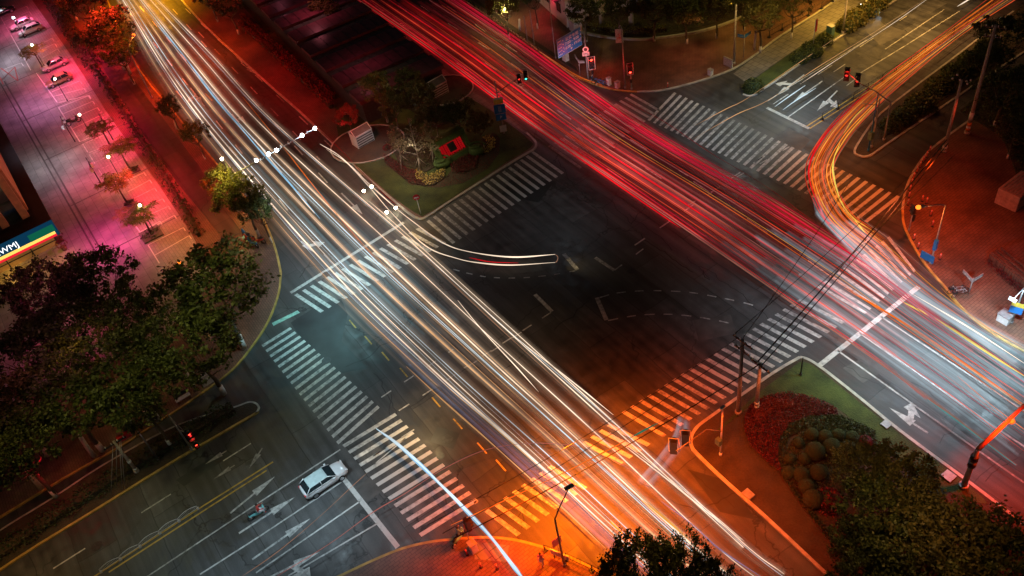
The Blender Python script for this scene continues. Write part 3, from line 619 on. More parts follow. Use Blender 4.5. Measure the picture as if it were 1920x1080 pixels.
# extra limed trunks that show beneath the grove come with the trees; palmate-leaved courtyard trees
def palmate():
    o = empty('ornamental_tree', (0, 0, 0), local=True); o['category'] = 'tree'
    r = random.Random(5); mb = MB()
    for c in range(46):
        a = r.uniform(0, 6.28); q = r.uniform(.2, 1) * 2.2; ctr = Vector((q * math.cos(a), q * math.sin(a), 3.4 + r.uniform(-.6, .8) * (1 - q / 3)))
        for k in range(9):
            b = k * .7 + r.uniform(-.2, .2); d = Vector((math.cos(b), math.sin(b), r.uniform(-.35, .25))).normalized(); w = Vector((-d.y, d.x, 0)) * .09; L = r.uniform(.5, .85); n = len(mb.v)
            mb.v += [tuple(ctr), tuple(ctr + d * L * .5 + w), tuple(ctr + d * L + Vector((0, 0, -.12))), tuple(ctr + d * L * .5 - w)]; mb.f.append((n, n + 1, n + 2, n + 3)); mb.sm.append(False)
    mb.build('crown', 'leaf_yellow', o); t = MB(); t.tube([Vector((0, 0, 0)), Vector((.05, 0, 1.5)), Vector((0, .05, 2.8))], [.14, .1, .08], 8)
    for k in range(5): t.tube([Vector((0, .05, 2.4)), Vector((math.cos(k * 1.25) * 1.2, math.sin(k * 1.25) * 1.2, 3.3))], [.06, .03], 5)
    t.build('trunk', 'trunk_bark', o); return o
pt = palmate()
for px, py, s, lb in [(62, 96, 1.05, 'spiky leaved tree near the white cars, a yellow lamp in its crown'), (188, 240, 1.0, 'spiky leaved tree by the shorter pair of floodlights'), (222, 277, 1.1, 'yellow lit spiky tree beside the second courtyard lamp'),
                      (215, 340, 1.1, 'red lit spiky tree in the middle of the courtyard row'), (262, 400, 1.05, 'spiky tree with a white lamp over its square planter'), (230, 402, .6, 'small dark spiky tree left of the square planter')]:
    q = W(px, py, 3.4 * s); place(pt, USED, (q.x, q.y, KH + .03), px * .1, s, lb, 'courtyard trees')
for px, py, w, lb in ((268, 442, 2.6, 'square dark planter at the foot of the last courtyard tree'), (236, 322, 1.5, 'dark round planting pit between two spiky trees'), (228, 385, 1.4, 'dark planting pit under the small spiky tree')):
    q = W(px + 17, py, 0); o = empty('planter', (q.x, q.y, KH), angA, lb, 'planter', 'planters of the courtyard', local=False)
    MB().box((q.x, q.y, KH + .12), (w, w, .24), angA).build('planter_box', 'shaft_dark', o)
    m = MB(); r = random.Random(3)
    for k in range(160): leafquad(m, Vector((q.x + r.uniform(-.4, .4) * w, q.y + r.uniform(-.4, .4) * w, KH + .28 + r.uniform(0, .15))), .25, r)
    m.build('ground_cover', 'leaf_hedge', o)
# hedges
def inpoly(x, y, P):
    c = False; n = len(P)
    for i in range(n):
        a, b = P[i], P[i - 1]
        if (a.y > y) != (b.y > y) and x < (b.x - a.x) * (y - a.y) / (b.y - a.y) + a.x: c = not c
    return c
def hedge(name, pts, w, h, matn, label=None, cat=None, seed=1, dens=55, leaf=.26, z=KH, kind=None, ragged=.15):
    P = PW(pts); r = random.Random(seed); mb = MB(); core = MB().ribbon(P, w * .55, z, z + h * .72)
    for i in range(len(P) - 1):
        a, b = P[i], P[i + 1]; d = b - a; L = d.length; d.normalize(); n = Vector((-d.y, d.x, 0))
        for k in range(int(L * dens * w)):
            s = r.uniform(0, L); t = r.choice((-1, 1)) * w * .5 if r.random() < .35 else r.uniform(-.5, .5) * w
            zz = r.uniform(.1, 1) * h if abs(t) > .4 * w else h * (1 + r.uniform(-.2, .2 + ragged * math.sin(s * 1.7)))
            leafquad(mb, a + d * s + n * (t + r.uniform(-.12, .12) + ragged * math.sin(s * 2.3)) + Vector((0, 0, z + zz)), leaf * r.uniform(.7, 1.3), r)
    o = mb.build(name, matn); c = core.build('branches', 'soil', o); c['_x'] = 1
    if kind: tag(o, kind=kind)
    else: tag(o, label, cat or 'hedge')
    return o
hedge('hedge', [(88, -10), (120, 40), (165, 110), (178, 130)], 2.0, 1.1, 'leaf_hedge', 'thick dark hedge along the upper end of the parking court', seed=1, ragged=.35)
hedge('hedge', [(178, 130), (230, 210), (300, 318), (350, 400), (375, 445)], .75, .8, 'leaf_hedge', 'thin ragged hedge along the lower pink parking court', seed=2, ragged=.5)
hedge('hedge', [(450, 48), (500, 92), (560, 146), (622, 205)], .8, .9, 'leaf_red', 'red leaved low hedge nearest the avenue', seed=3)
hedge('hedge', [(455, 36), (510, 84), (570, 136), (628, 188)], .8, .9, 'leaf_red', 'second red leaved hedge, next to the glass roof', seed=4)
hedge('hedge', [(-60, 1080), (20, 1030), (100, 975), (200, 910), (300, 848), (400, 790), (440, 768)], 1.9, .7, 'leaf_hedge', 'long dark hedge in the verge of the cross street', seed=5, dens=40, ragged=.25)
hedge('hedge', [(1015, 108), (960, 68), (880, 12), (840, -20)], .8, .6, 'leaf_hedge', 'low hedge between the red carriageway and the brown pavement', seed=6)
hedge('hedge', [(1100, 55), (1150, 62), (1200, 65), (1250, 60)], 1.0, .9, 'leaf_yellow', 'low yellow green hedge under the gate pillars', seed=7)
# single shrubs
def shrub_proto(name, R, seed, matn):
    mb = MB(); r = random.Random(seed)
    for k in range(420):
        a = r.uniform(0, 6.28); e = math.asin(r.uniform(-.1, 1)); q = R * r.uniform(.85, 1.08)
        leafquad(mb, Vector((q * math.cos(e) * math.cos(a), q * math.cos(e) * math.sin(a), .1 + q * .95 * math.sin(e))), .24, r)
    o = mb.build(name, matn); o['category'] = 'bush'; c = MB().ball((0, 0, .1), R * .86, 12, 8, sq=(1, 1, .9)); c.build('branches', 'topiary', None).parent = o; return o
sp = shrub_proto('bush', 1., 1, 'leaf_green'); sp2 = shrub_proto('bush', 1., 2, 'leaf_olive'); sp3 = shrub_proto('bush', 1., 3, 'leaf_maroon')
def shrub(p, px, py, R, label, group):
    q = W(px, py, R * .5); return place(p, USED, (q.x, q.y, KH), px * .3, R, label, group)
for px, py, R, lb in [(1412, 160, 1.35, 'round bush at the tip of the planted verge by the crossing'), (1500, 106, 1.3, 'dark bush beside the pole with the red sign'), (1522, 92, 1.6, 'larger dark bush below the grey cabinet'), (1546, 74, 1.2, 'bush touching the grey cabinet'),
                      (1588, 46, 1.5, 'yellow lit bush at the foot of the tall pole'), (1604, 32, 1.7, 'yellow lit bush above the tall pole foot'), (1626, 18, 1.6, 'yellow lit bush near the bright headlights'), (1646, 4, 1.5, 'topmost yellow lit bush of the verge')]:
    shrub(sp2 if px > 1570 else sp, px, py, R, lb, 'bushes of the planted verge')
for px, py, R, lb in [(1672, 232, 1.3, 'round bush on the island nearest its rounded tip'), (1697, 214, 1.5, 'second round bush on the island'), (1728, 192, 1.9, 'largest round bush in the middle of the island'), (1760, 160, 1.6, 'round bush on the island beside the twin armed lamp'), (1790, 136, 1.7, 'fifth round bush along the island'), (1822, 112, 1.7, 'sixth round bush along the island'), (1852, 88, 1.6, 'farthest round bush of the island')]:
    shrub(sp, px, py, R, lb, 'round bushes on the long island')
for k, (px, py, R) in enumerate([(1528, 848, .85), (1497, 832, .5), (1522, 816, .62), (1547, 820, .62), (1572, 818, .6), (1598, 822, .62), (1622, 830, .6), (1508, 862, .55), (1535, 888, .75), (1502, 892, .7), (1512, 914, .68), (1524, 938, .85), (1480, 862, .5), (1478, 888, .6), (1560, 840, .8), (1590, 845, .8)]):
    q = W(px, py, R * .8); o = empty('clipped_bush', (q.x, q.y, KH)); r = random.Random(k)
    m = MB().ball((0, 0, R * .82), R, 20, 12, sq=(1, 1, .92), jit=.03, rnd=r)
    for i in range(320):
        a = r.uniform(0, 6.28); e = math.asin(r.uniform(-.6, 1)); leafquad(m, Vector((R * math.cos(e) * math.cos(a), R * math.cos(e) * math.sin(a), R * .82 + R * .92 * math.sin(e))), .12, r)
    o2 = m.build('clipped_bush', 'leaf_maroon' if k == 6 else 'topiary'); o2.location = o.location; bpy.data.objects.remove(o)  # one ball gets maroon leaf colour to imitate reddish light on it
    tag(o2, ['largest clipped ball bush of the flower bed, at its upper middle', 'small clipped ball at the upper left of the bed', 'clipped ball at the top of the bed, first of its row', 'clipped ball second along the top of the bed', 'clipped ball third along the top of the bed', 'clipped ball fourth along the top, by the tree crown', 'reddish clipped ball nearest the lawn strip',
             'small clipped ball left of the largest one', 'clipped ball directly below the largest one', 'clipped ball at the left of the middle row', 'clipped ball just above the lowest one', 'lowest clipped ball, beside the red shrub', 'small clipped ball at the left rim of the bed', 'clipped ball lower on the left rim', 'clipped ball right of the largest one, under the tree', 'clipped ball half hidden under the tree crown'][k], 'bush', 'clipped ball bushes')
for px, py, R, lb in [(1553, 938, 1.2, 'dark red shrub below the clipped balls'), (1590, 985, .9, 'small dark red shrub among the grove leaves'), (693, 244, .7, 'small red bush beside the left ventilation shaft'), (726, 277, .6, 'round red bush at the rim of the park flower bed')]:
    shrub(sp3, px, py, R, lb, 'dark red shrubs')
# flower beds: low planting nobody could count
def bed(name, poly, n, leaf, h, matn, seed=1, z=KH, base='soil', bank=0.):
    P = PW(poly); r = random.Random(seed); mb = MB(); xs = [p.x for p in P]; ys = [p.y for p in P]; k = 0
    while k < n:
        x, y = r.uniform(min(xs), max(xs)), r.uniform(min(ys), max(ys))
        if not inpoly(x, y, P): continue
        k += 1; leafquad(mb, Vector((x, y, z + h * r.uniform(.3, 1.1))), leaf * r.uniform(.6, 1.3), r)
    m2 = MB().prism(P, z, z + h * .3); o = mb.build(name, matn); m2.build('bed_soil', base, o); return tag(o, kind='stuff')
M1 = [(1396, 812), (1396, 785), (1408, 762), (1438, 745), (1480, 740), (1530, 752), (1568, 772), (1570, 782), (1520, 784), (1480, 800), (1462, 825), (1458, 860), (1470, 895), (1440, 872), (1408, 842)]
bed('ground_cover', M1, 11000, .16, .45, 'leaf_maroon', 1)
bed('ground_cover', [(1408, 778), (1440, 755), (1486, 757), (1488, 770), (1450, 776), (1420, 800)], 2500, .14, .6, 'leaf_red', 2)
bed('ground_cover', [(1480, 800), (1520, 785), (1575, 783), (1640, 812), (1640, 835), (1600, 830), (1520, 806), (1480, 820), (1468, 860), (1478, 905), (1520, 960), (1600, 1050), (1580, 1050), (1505, 955), (1466, 900), (1458, 860), (1462, 825)], 6500, .18, .4, 'leaf_hedge', 3)
bed('ground_cover', [(1500, 810), (1640, 830), (1600, 900), (1560, 960), (1540, 970), (1478, 900), (1470, 850)], 5000, .18, .25, 'leaf_dark', 9)
bed('ground_cover', [(720, 290), (735, 300), (765, 318), (780, 322), (800, 352), (770, 345), (740, 322), (722, 305)], 1800, .15, .35, 'leaf_maroon', 4)
bed('ground_cover', [(846, 312), (862, 300), (895, 286), (898, 300), (893, 318), (868, 328), (848, 326)], 2200, .15, .4, 'leaf_maroon', 5)
bed('flowers', [(778, 322), (790, 324), (806, 334), (822, 326), (836, 322), (834, 336), (815, 349), (798, 350), (782, 340)], 520, .2, .5, 'leaf_bloom', 6)
bed('flowers', [(905, 262), (920, 259), (930, 266), (929, 280), (916, 291), (900, 290), (912, 280), (916, 270)], 330, .2, .5, 'leaf_bloom', 7)
bed('ground_cover', [(720, 292), (724, 310), (770, 348), (820, 354), (870, 345), (915, 318), (936, 290), (938, 262), (925, 250), (905, 262), (895, 285), (860, 300), (840, 330), (800, 352), (770, 345), (738, 320)], 1500, .14, .1, 'leaf_maroon', 8, base='soil')
bed('ground_cover', [(730, 270), (780, 250), (830, 262), (840, 300), (800, 325), (750, 310)], 1200, .22, .5, 'leaf_dark', 11)
bed('ground_cover', [(640, 60), (700, 110), (780, 170), (850, 230), (820, 240), (740, 190), (690, 150), (640, 100), (590, 40)], 3000, .22, .35, 'leaf_olive', 12)
bed('ground_cover', [(1100, -40), (1400, -40), (1360, 40), (1260, 66), (1180, 72), (1090, 58)], 3500, .25, .4, 'leaf_dark', 13)
bed('ground_cover', [(1800, 210), (1900, 130), (2000, 130), (2000, 320), (1905, 330), (1880, 260), (1830, 230)], 3000, .3, .5, 'leaf_dark', 14)
bed('ground_cover', [(1640, 235), (1720, 178), (1800, 118), (1900, 45), (1940, 60), (1860, 125), (1780, 180), (1690, 240), (1650, 262)], 3000, .2, .3, 'leaf_hedge', 15)
# slender staked trees
def staked(px, top, lb, k):
    b = W(px[0], px[1], KH); h = HT(px, top, KH); o = empty('staked_tree', b, 0, lb, 'tree', 'slender staked trees'); r = random.Random(k); m = MB(); lv = MB()
    m.tube([b, b + Vector((.05, 0, h * .6)), b + Vector((0, .1, h))], [.09, .06, .02], 6)
    for i in range(46):
        z = h * r.uniform(.3, .97); a = r.uniform(0, 6.28); L = (1.15 - z / h) * 2.0 * r.uniform(.6, 1.2); e = b + Vector((math.cos(a) * L, math.sin(a) * L, z + L * .55)); m.tube([b + Vector((0, 0, z)), e], [.022, .008], 4, cap=False)
        for j in range(16 if k != 1 else 4): leafquad(lv, (b + Vector((0, 0, z))).lerp(e, r.uniform(.3, 1.1)) + Vector((r.uniform(-.2, .2), r.uniform(-.2, .2), r.uniform(-.2, .2))), .28, r)
    m.build('trunk', 'stick', o); lv.build('crown', 'leaf_grey', o)
    for j in range(3):
        a = j * 2.1 + .4; MB().tube([b + Vector((math.cos(a) * 1.1, math.sin(a) * 1.1, 0)), b + Vector((0, 0, 1.9))], .035, 6).build('stake', 'stick', o)
staked((756, 311), (736, 238), 'left of three slender staked trees, still leafy', 0); staked((790, 318), (768, 222), 'tallest and barest of three slender staked trees', 1); staked((815, 303), (797, 232), 'right of three slender staked trees by the sculpture', 2)
# ================================================================== STREET FURNITURE
UP = Vector((0, 0, 1))
def tb(pts, r, n=8): return MB().tube(pts, r, n)
def obox(mb, c, x, y, z, sx, sy, sz):
    """box with its own axes x, y, z"""
    x, y, z = [Vector(k).normalized() for k in (x, y, z)]; M = Matrix((x, y, z)).transposed().to_4x4(); M.translation = c
    return mb.box((0, 0, 0), (sx, sy, sz), M=M)
def text(body, parent, c, right, up, size, mt, nrm_off=.03):
    """lettering on a sign face, centred at c (world); right and up span the face"""
    cu = bpy.data.curves.new('lettering', 'FONT'); cu.body = body; cu.size = size; cu.align_x = 'CENTER'; cu.align_y = 'CENTER'; cu.extrude = .012
    cu.materials.append(MATS[mt]); t_ = bpy.data.objects.new('t', cu); C.objects.link(t_); bpy.context.view_layer.update()
    me = bpy.data.meshes.new_from_object(t_.evaluated_get(bpy.context.evaluated_depsgraph_get())); bpy.data.objects.remove(t_)
    o = bpy.data.objects.new('lettering', me); C.objects.link(o)
    right = Vector(right).normalized(); up = Vector(up).normalized(); n = right.cross(up)
    M = Matrix((right, up, n)).transposed().to_4x4(); M.translation = Vector(c) + n * nrm_off
    q = parent; P = Matrix.Identity(4)
    while q is not None: P = q.matrix_basis @ P; q = q.parent
    o.parent = parent; o.matrix_basis = P.inverted() @ M; return o
def signal_head(par, c, face, lit='lamp_red', s=1.0, frame=True, rows=3, litrow=2):
    """c: centre; face: horizontal direction the lenses look to"""
    f = Vector((face.x, face.y, 0)).normalized(); r = Vector((-f.y, f.x, 0)); c = Vector(c)
    h = obox(MB(), c, r, f, UP, .42 * s, .26 * s, (.1 + .36 * rows) * s).build('signal_head', 'black_plastic', par)
    for k in range(rows):
        z = (k - (rows - 1) / 2) * .36 * s; p = c + Vector((0, 0, z)) + f * .13 * s
        m = MB().tube([p, p + f * .02], .14 * s, 12); m.build('lens', lit if k == litrow else 'black_plastic', h)
        v = MB(); pts = [(math.cos(a), math.sin(a)) for a in [math.pi * j / 8 for j in range(9)]]
        vs = [p + (r * x + UP * y) * .16 * s for x, y in pts] + [p + f * .22 * s + (r * x + UP * y) * .16 * s for x, y in pts]
        v.add(vs, [(j, j + 1, j + 10, j + 9) for j in range(8)], True); v.build('visor', 'black_plastic', h)
    if frame:
        w, hh = .30 * s, (.13 + .18 * rows) * s; q = [c + f * .14 * s + r * a * w + UP * b * hh for a, b in ((-1, -1), (1, -1), (1, 1), (-1, 1), (-1, -1))]
        MB().tube(q, .028 * s, 4).build('frame', 'white_metal', h)
    return h
toCam = lambda p: Vector((-p.x, -p.y, 0)).normalized()
def lamp(base, top, headpx, headz, lit, label, group=None, r=.09, kink=None, mt='grey_steel', z0=KH, head='cobra'):
    b = W(base[0], base[1], z0); h = HT(base, top, z0) if top else headz; t = Vector((b.x, b.y, h)); hd = W(headpx[0], headpx[1], headz)
    o = empty('street_lamp', b, 0, label, 'street lamp', group)
    tb([b, b.lerp(t, .5), t], [r * 1.3, r, r * .8], 10).build('pole', mt, o)
    tb([b, b + UP * .35], r * 2, 10).build('base_collar', mt, o)
    tb([t, t.lerp(hd, .35) + UP * .15, hd], [r * .7, r * .6, r * .5], 6).build('arm', mt, o)
    d = (hd - t); d.z = 0; d = d.normalized() if d.length > .01 else dB; s = Vector((-d.y, d.x, 0))
    hh = obox(MB(), hd + UP * .06, d, s, UP, .75, .3, .14).build('lamp_head', mt, o)
    MB().ball(hd + (d * .25 if lit == 'lamp_orange' else -UP * .03), .24 if lit == 'lamp_orange' else .13, 14, 9, sq=(1.1, 1, .9)).build('bulb', lit or 'cabinet_white', hh)
    return o, hd
lamp((285, 183), (238, 92), (250, 67), 8.4, 'lamp_orange', 'street lamp glowing orange beside the red lit tree')
lamp((1745, 492), (1779, 386), (1727, 388), 8.0, 'lamp_orange', 'street lamp glowing orange over the brown corner pavement')
o, _ = lamp((1058, 1060), (1038, 974), (1067, 914), 10.5, None, 'street lamp with a kinked arm reaching over the orange lit road')
# ---- camera gantry on the avenue
q = W(434, 330, 6.6); q0 = Vector((q.x, q.y, KH)); e = W(597, 237, 6.6)
o = empty('camera_gantry', q0, 0, 'camera gantry with five glaring white lights across the avenue', 'gantry')
tb([q0, Vector((q.x, q.y, 8.6))], [.16, .11], 12).build('pole', 'grey_steel', o); tb([q, e], [.11, .06], 8).build('arm', 'grey_steel', o)
for px, py in ((480, 300), (503, 288), (518, 281), (566, 253), (590, 240)):
    c = W(px, py, 6.75); f = -dA; h = obox(MB(), c + UP * .1 - f * .12, dB, f, UP, .34, .3, .3).build('floodlight', 'grey_steel', o)
    MB().ball(c + f * .12, .21, 20, 14).build('lens', 'lamp_white', h); tb([Vector((c.x, c.y, 6.6)), c], .03, 6).build('bracket', 'grey_steel', h)
for px, py in ((541, 268), (528, 274), (577, 246)):
    c = W(px, py, 6.95); obox(MB(), c, -dA, dB, UP, .5, .16, .16).build('camera', 'white_metal', o)
hd = W(416, 298, 8.6); tb([Vector((q.x, q.y, 8.6)), hd], .05, 6).build('lamp_arm', 'grey_steel', o); MB().ball(hd, .2, 10, 8).build('lamp_bulb', 'lamp_warm', o)
# ---- courtyard lamps and flood poles
for px, py, lit, lb in ((25, 33, 'lamp_white', 'courtyard lamp shining white above the two white cars'), (60, 84, 'lamp_warm', 'courtyard lamp glowing yellow inside a spiky tree'), (149, 215, 'lamp_warm', 'courtyard lamp beside the parked motorcycle'),
                        (203, 294, 'lamp_warm', 'courtyard lamp under the yellow lit spiky tree'), (262, 385, 'lamp_warm', 'courtyard lamp nearest the square planter'), (103, 148, 'lamp_warm', 'courtyard lamp over the golden brown car'), (336, 492, 'lamp_orange', 'small lamp glinting in the leaves at the court corner'), (82, 519, 'lamp_warm', 'lamp in front of the yellow lit shop wall'), (147, 665, 'lamp_orange', 'dim orange lamp deep inside the dark grove')):
    h = 4.2 if px not in (336, 147) else 8.8; q = W(px, py, h); b = Vector((q.x, q.y, KH)); o = empty('courtyard_lamp', b, 0, lb, 'lamp', 'small lamps of the parking court')
    tb([b, q], [.06, .04], 8).build('pole', 'dark_steel', o); MB().ball(q, .17, 10, 8).build('globe', lit, o); tb([b, b + UP * .2], .12, 8).build('base_plate', 'dark_steel', o)
for base, heads, lb in (((141, 266), ((118, 222), (121, 229), (117, 238), (119, 242)), 'floodlight pole left of the parked motorcycle'), ((190, 345), ((172, 307), (174, 312), (170, 317), (173, 321)), 'floodlight pole beside the red lit spiky tree'), ((212, 262), ((190, 212), (193, 217), (187, 224), (191, 230)), 'floodlight pole behind the upper spiky tree')):
    b = W(base[0], base[1], KH); h = 4.6; o = empty('floodlight_pole', b, 0, lb, 'floodlight pole', 'floodlight poles of the parking court')
    tb([b, b + UP * h], [.09, .06], 8).build('pole', 'dark_steel', o)
    for k, (px, py) in enumerate(heads):
        c = W(px, py, h - .3 * (k // 2)); obox(MB(), c, dB, UP, -dA, .34, .12, .5).build('floodlight', 'white_metal', o); tb([c, b + UP * (h - .4)], .025, 5).build('bracket', 'dark_steel', o)
# ---- plain and signal poles
def mast(name, base, top, label, cat='pole', r=.09, mt='grey_steel', group=None, z0=KH):
    b = W(base[0], base[1], z0); h = HT(base, top, z0); o = empty(name, b, 0, label, cat, group); t = Vector((b.x, b.y, h))
    tb([b, t], [r * 1.2, r * .8], 10).build('pole', mt, o); tb([b, b + UP * .3], r * 1.8, 10).build('base_collar', mt, o); return o, b, t
# north wedge signal mast with signs
o, b, t = mast('signal_mast', (945, 250), (926, 152), 'signal mast over the red light trails with stacked blue signs', 'traffic light')
j = Vector((b.x, b.y, t.z * .78)); e = W(970, 147, t.z * .88); tb([j, e], [.06, .05], 6).build('arm', 'grey_steel', o)
fc = toCam(b)
for (px, py), lit, row in (((973, 147), 'lamp_dimred', 1), ((985, 141), 'lamp_green', 0)):
    signal_head(o, W(px, py, t.z * .88), fc, lit, 1.15, litrow=row)
tb([e, W(990, 138, t.z * .88)], .04, 6).build('arm_end', 'grey_steel', o)
rt = Vector((-fc.y, fc.x, 0))
for zc, hh, ww, m, w_txt, tm in ((5.35, .95, 1.25, 'sign_yellow', '', ''), (4.1, 1.35, 1.5, 'sign_blue', '|||\nIII', 'sign_white'), (2.85, .95, 1.35, 'sign_blue', 'P', 'sign_white'), (1.0, 1.0, .9, 'sign_white', '', '')):
    s_ = obox(MB(), Vector((b.x, b.y, zc)) + fc * .14, rt, fc, UP, ww, .05, hh).build('sign_panel', m, o)
    if m == 'sign_yellow': obox(MB(), Vector((b.x, b.y, zc + .35)) + fc * .18, rt, fc, UP, ww * .96, .02, .25).build('header', 'sign_white', s_)
    if w_txt: text(w_txt, s_, Vector((b.x, b.y, zc)) + fc * .17, -rt if rt.cross(UP).dot(fc) < 0 else rt, UP, .55, tm)
# no-entry sign
b = W(789, 401, KH); h = HT((789, 401), (786, 370), KH); o = empty('no_entry_sign', b, 0, 'round red no entry sign on the park lawn corner', 'road sign')
tb([b, b + UP * h], .045, 8).build('post', 'white_metal', o); fc = toCam(b); c = b + UP * h; f3 = (fc + UP * .25).normalized()
d_ = MB().tube([c, c + fc * .04], .42, 24).build('disc', 'sign_red', o); obox(MB(), c + fc * .055, Vector((-fc.y, fc.x, 0)), fc, UP, .56, .02, .13).build('bar', 'sign_white', d_)
# NE corner: big blue guidance board
b = W(1103, 148, KH); h = HT((1103, 148), (1096, 54), KH); o = empty('guidance_sign', b, 0, 'big blue lane time board hung on a tall pole at the north corner', 'road sign')
tb([b, b + UP * h], [.13, .1], 10).build('pole', 'grey_steel', o)
A_, B_, Cc, D_ = W(1047, 82, h - 1.2), W(1089, 58, h - .9), None, None
bz = h * .80; c1 = W(1091, 83, bz - 1.2); c0 = W(1047, 109, bz - 1.2); rt = (c1 - c0); rt.z = 0; L = rt.length; rt.normalize(); nf = rt.cross(UP)
ctr = (c0 + c1) / 2 + UP * 1.35; pnl = obox(MB(), ctr, rt, nf, UP, L, .08, 2.8).build('board', 'sign_blue', o)
MB().tube([ctr + rt * a * L / 2 + UP * k * 1.4 + nf * .05 for a, k in ((-1, -1), (1, -1), (1, 1), (-1, 1), (-1, -1))], .03, 4).build('border', 'sign_white', pnl)
for dx, dz, sz, s_ in ((.22 * L / 2, .75, .62, '公交专用'), (.2 * L / 2, .12, .6, '7:00 - 9:00'), (.2 * L / 2, -.5, .6, '16:00 - 19:00'), (.1 * L / 2, -1.02, .4, '▼')): text(s_, pnl, ctr + rt * dx + UP * dz + nf * .05, rt, UP, sz, 'sign_white')
for k in range(5): text('▪▪▪', pnl, ctr - rt * L * .40 + UP * (1.0 - k * .5) + nf * .05, rt, UP, .4, 'sign_white')
for a in (-.3, .3): text('•\n•\n•\n•', pnl, ctr + rt * (L * .47 if a > 0 else -L * .27) + nf * .05, rt, UP, .55, 'sign_white')
for z in (.5, .75, .95): tb([Vector((b.x, b.y, ctr.z + (z - .75) * 3)), ctr + rt * L / 2 + UP * (z - .75) * 3], .05, 6).build('bracket', 'grey_steel', o)
fc = toCam(b); c = Vector((b.x, b.y, h * .62)) + fc * .15; k = MB().tube([c, c + fc * .04], .42, 18).build('round_sign', 'sign_white', o); MB().tube([c + fc * .045, c + fc * .06], .25, 18).build('symbol', 'dark_steel', k)
k = obox(MB(), Vector((b.x, b.y, h * .53)) + fc * .15, Vector((-fc.y, fc.x, 0)), fc, UP, 1.0, .04, .6).build('plate', 'sign_white', o); text('ETC', k, Vector((b.x, b.y, h * .53)) + fc * .17, Vector((-fc.y, fc.x, 0)) if Vector((-fc.y, fc.x, 0)).cross(UP).dot(fc) > 0 else Vector((fc.y, -fc.x, 0)), UP, .4, 'dark_steel')
b = W(1061, 113, KH); o = empty('sign_cabinet', b, 0, 'pale upright cabinet under the big blue board', 'cabinet'); obox(MB(), b + UP * 1., dA, dB, UP, .8, .7, 2.).build('box', 'cabinet_white', o); obox(MB(), b + UP * 2.05, dA, dB, UP, .9, .8, .1).build('lid', 'grey_steel', o)
for base, top, lb in (((1042, 109), (1031, -6), 'tall thin pole left of the big blue board'), ((1002, 84), (992, 20), 'right one of two short poles beside the lit tree'), ((989, 78), (982, 30), 'left one of two short poles beside the lit tree')):
    mast('pole', base, top, lb, r=.07, group='thin poles on the brown pavement')
def namesign(base, top, L, R, mt, lb, w=.42, words=('', '')):
    b = W(base[0], base[1], KH); h = HT(base, top, KH); o = empty('street_name_sign', b, 0, lb, 'street sign'); tb([b, b + UP * h], .05, 8).build('post', 'grey_steel', o)
    for e, wd in zip((L, R), words):
        if not e: continue
        p = W(e[0], e[1], h - .25); s = Vector((b.x, b.y, h - .25)); d = p - s; Ln = d.length; d.normalize(); n = Vector((-d.y, d.x, 0)); n = n if n.dot(toCam(b)) > 0 else -n
        k = obox(MB(), (s + p) / 2, d, n, UP, Ln, .06, w).build('name_board', mt, o); rr = d if d.cross(UP).dot(n) > 0 else -d
        text(wd or '— — —', k, (s + p) / 2 + n * .03, rr, UP, w * .6, 'sign_white')
namesign((1088, 143), (1088, 113), (1078, 104), (1096, 116), 'grey_steel', 'grey street name sign beside the big blue board')
namesign((1394, 108), (1396, 66), (1383, 66), (1408, 60), 'sign_blue', 'blue street name sign beside the tall bare pole')
namesign((1816, 551), (1826, 524), (1806, 508), (1843, 515), 'grey_steel', 'grey street name sign with two arms on the eastern corner')
# NE signals
for base, top, hp, lit, row, lb, s in (((1112, 152), (1108, 122), (1109, 117), 'lamp_red', 2, 'traffic light with a glaring red lamp under the blue board', 1.5), ((1184, 168), (1183, 138), (1181, 128), 'lamp_red', 0, 'framed red traffic light next to the tall lamp pole on the crossing corner', 1.35)):
    o, b, t = mast('traffic_light', base, top, lb, 'traffic light', .06); fc = (toCam(b) + dB * .1).normalized(); signal_head(o, W(hp[0], hp[1], t.z + .5), fc, lit, s, litrow=row)
    signal_head(o, Vector((b.x, b.y, t.z * .62)) + fc * .2, dB, 'lamp_dimred', .6, frame=False, rows=2, litrow=1)
o, b, t = mast('banner_pole', (1172, 165), (1169, 50), 'tall grey pole with a white hanging sign near the crossing corner', r=.1)
e = W(1160, 52, t.z - .2); tb([t, t.lerp(e, .5) + UP * .3, e], .05, 6).build('arm', 'grey_steel', o); fc = toCam(b); rt = Vector((fc.y, -fc.x, 0))
k = obox(MB(), e - UP * 1.2, rt, fc, UP, 1.0, .06, 2.0).build('hanging_sign', 'sign_face', o); text('⟂', k, e - UP * 1.2 + fc * .04, rt if rt.cross(UP).dot(fc) > 0 else -rt, UP, 1., 'cone_red')
mast('pole', (1376, 119), (1383, 8), 'tallest bare pole at the northern pavement corner', r=.14, mt='wood_pole')
def cabinet(px, py, sx, sy, sz, mt, lb, cat='cabinet', name='cabinet', rz=None, z0=KH):
    b = W(px, py, z0); a = angA if rz is None else rz; o = empty(name, b, a, lb, cat); MB().box(b + UP * sz / 2, (sx, sy, sz), a).build('box', mt, o)
    MB().box(b + UP * (sz + .03), (sx + .1, sy + .1, .06), a).build('lid', 'grey_steel', o); MB().box(b + UP * (sz / 2) + Matrix.Rotation(a, 3, 'Z') @ Vector((-sx / 2 - .012, 0, 0)), (.02, sy * .8, sz * .8), a).build('door', mt, o); return o
cabinet(1142, 159, .5, .5, 1.1, 'cabinet_white', 'small white cabinet on the corner between the two red signals')
cabinet(1158, 164, .55, .55, .9, 'cabinet_white', 'low pinkish cabinet at the foot of the hanging sign pole'); cabinet(1556, 66, .9, .7, 1.5, 'cabinet_green', 'grey green cabinet in the verge between two poles')
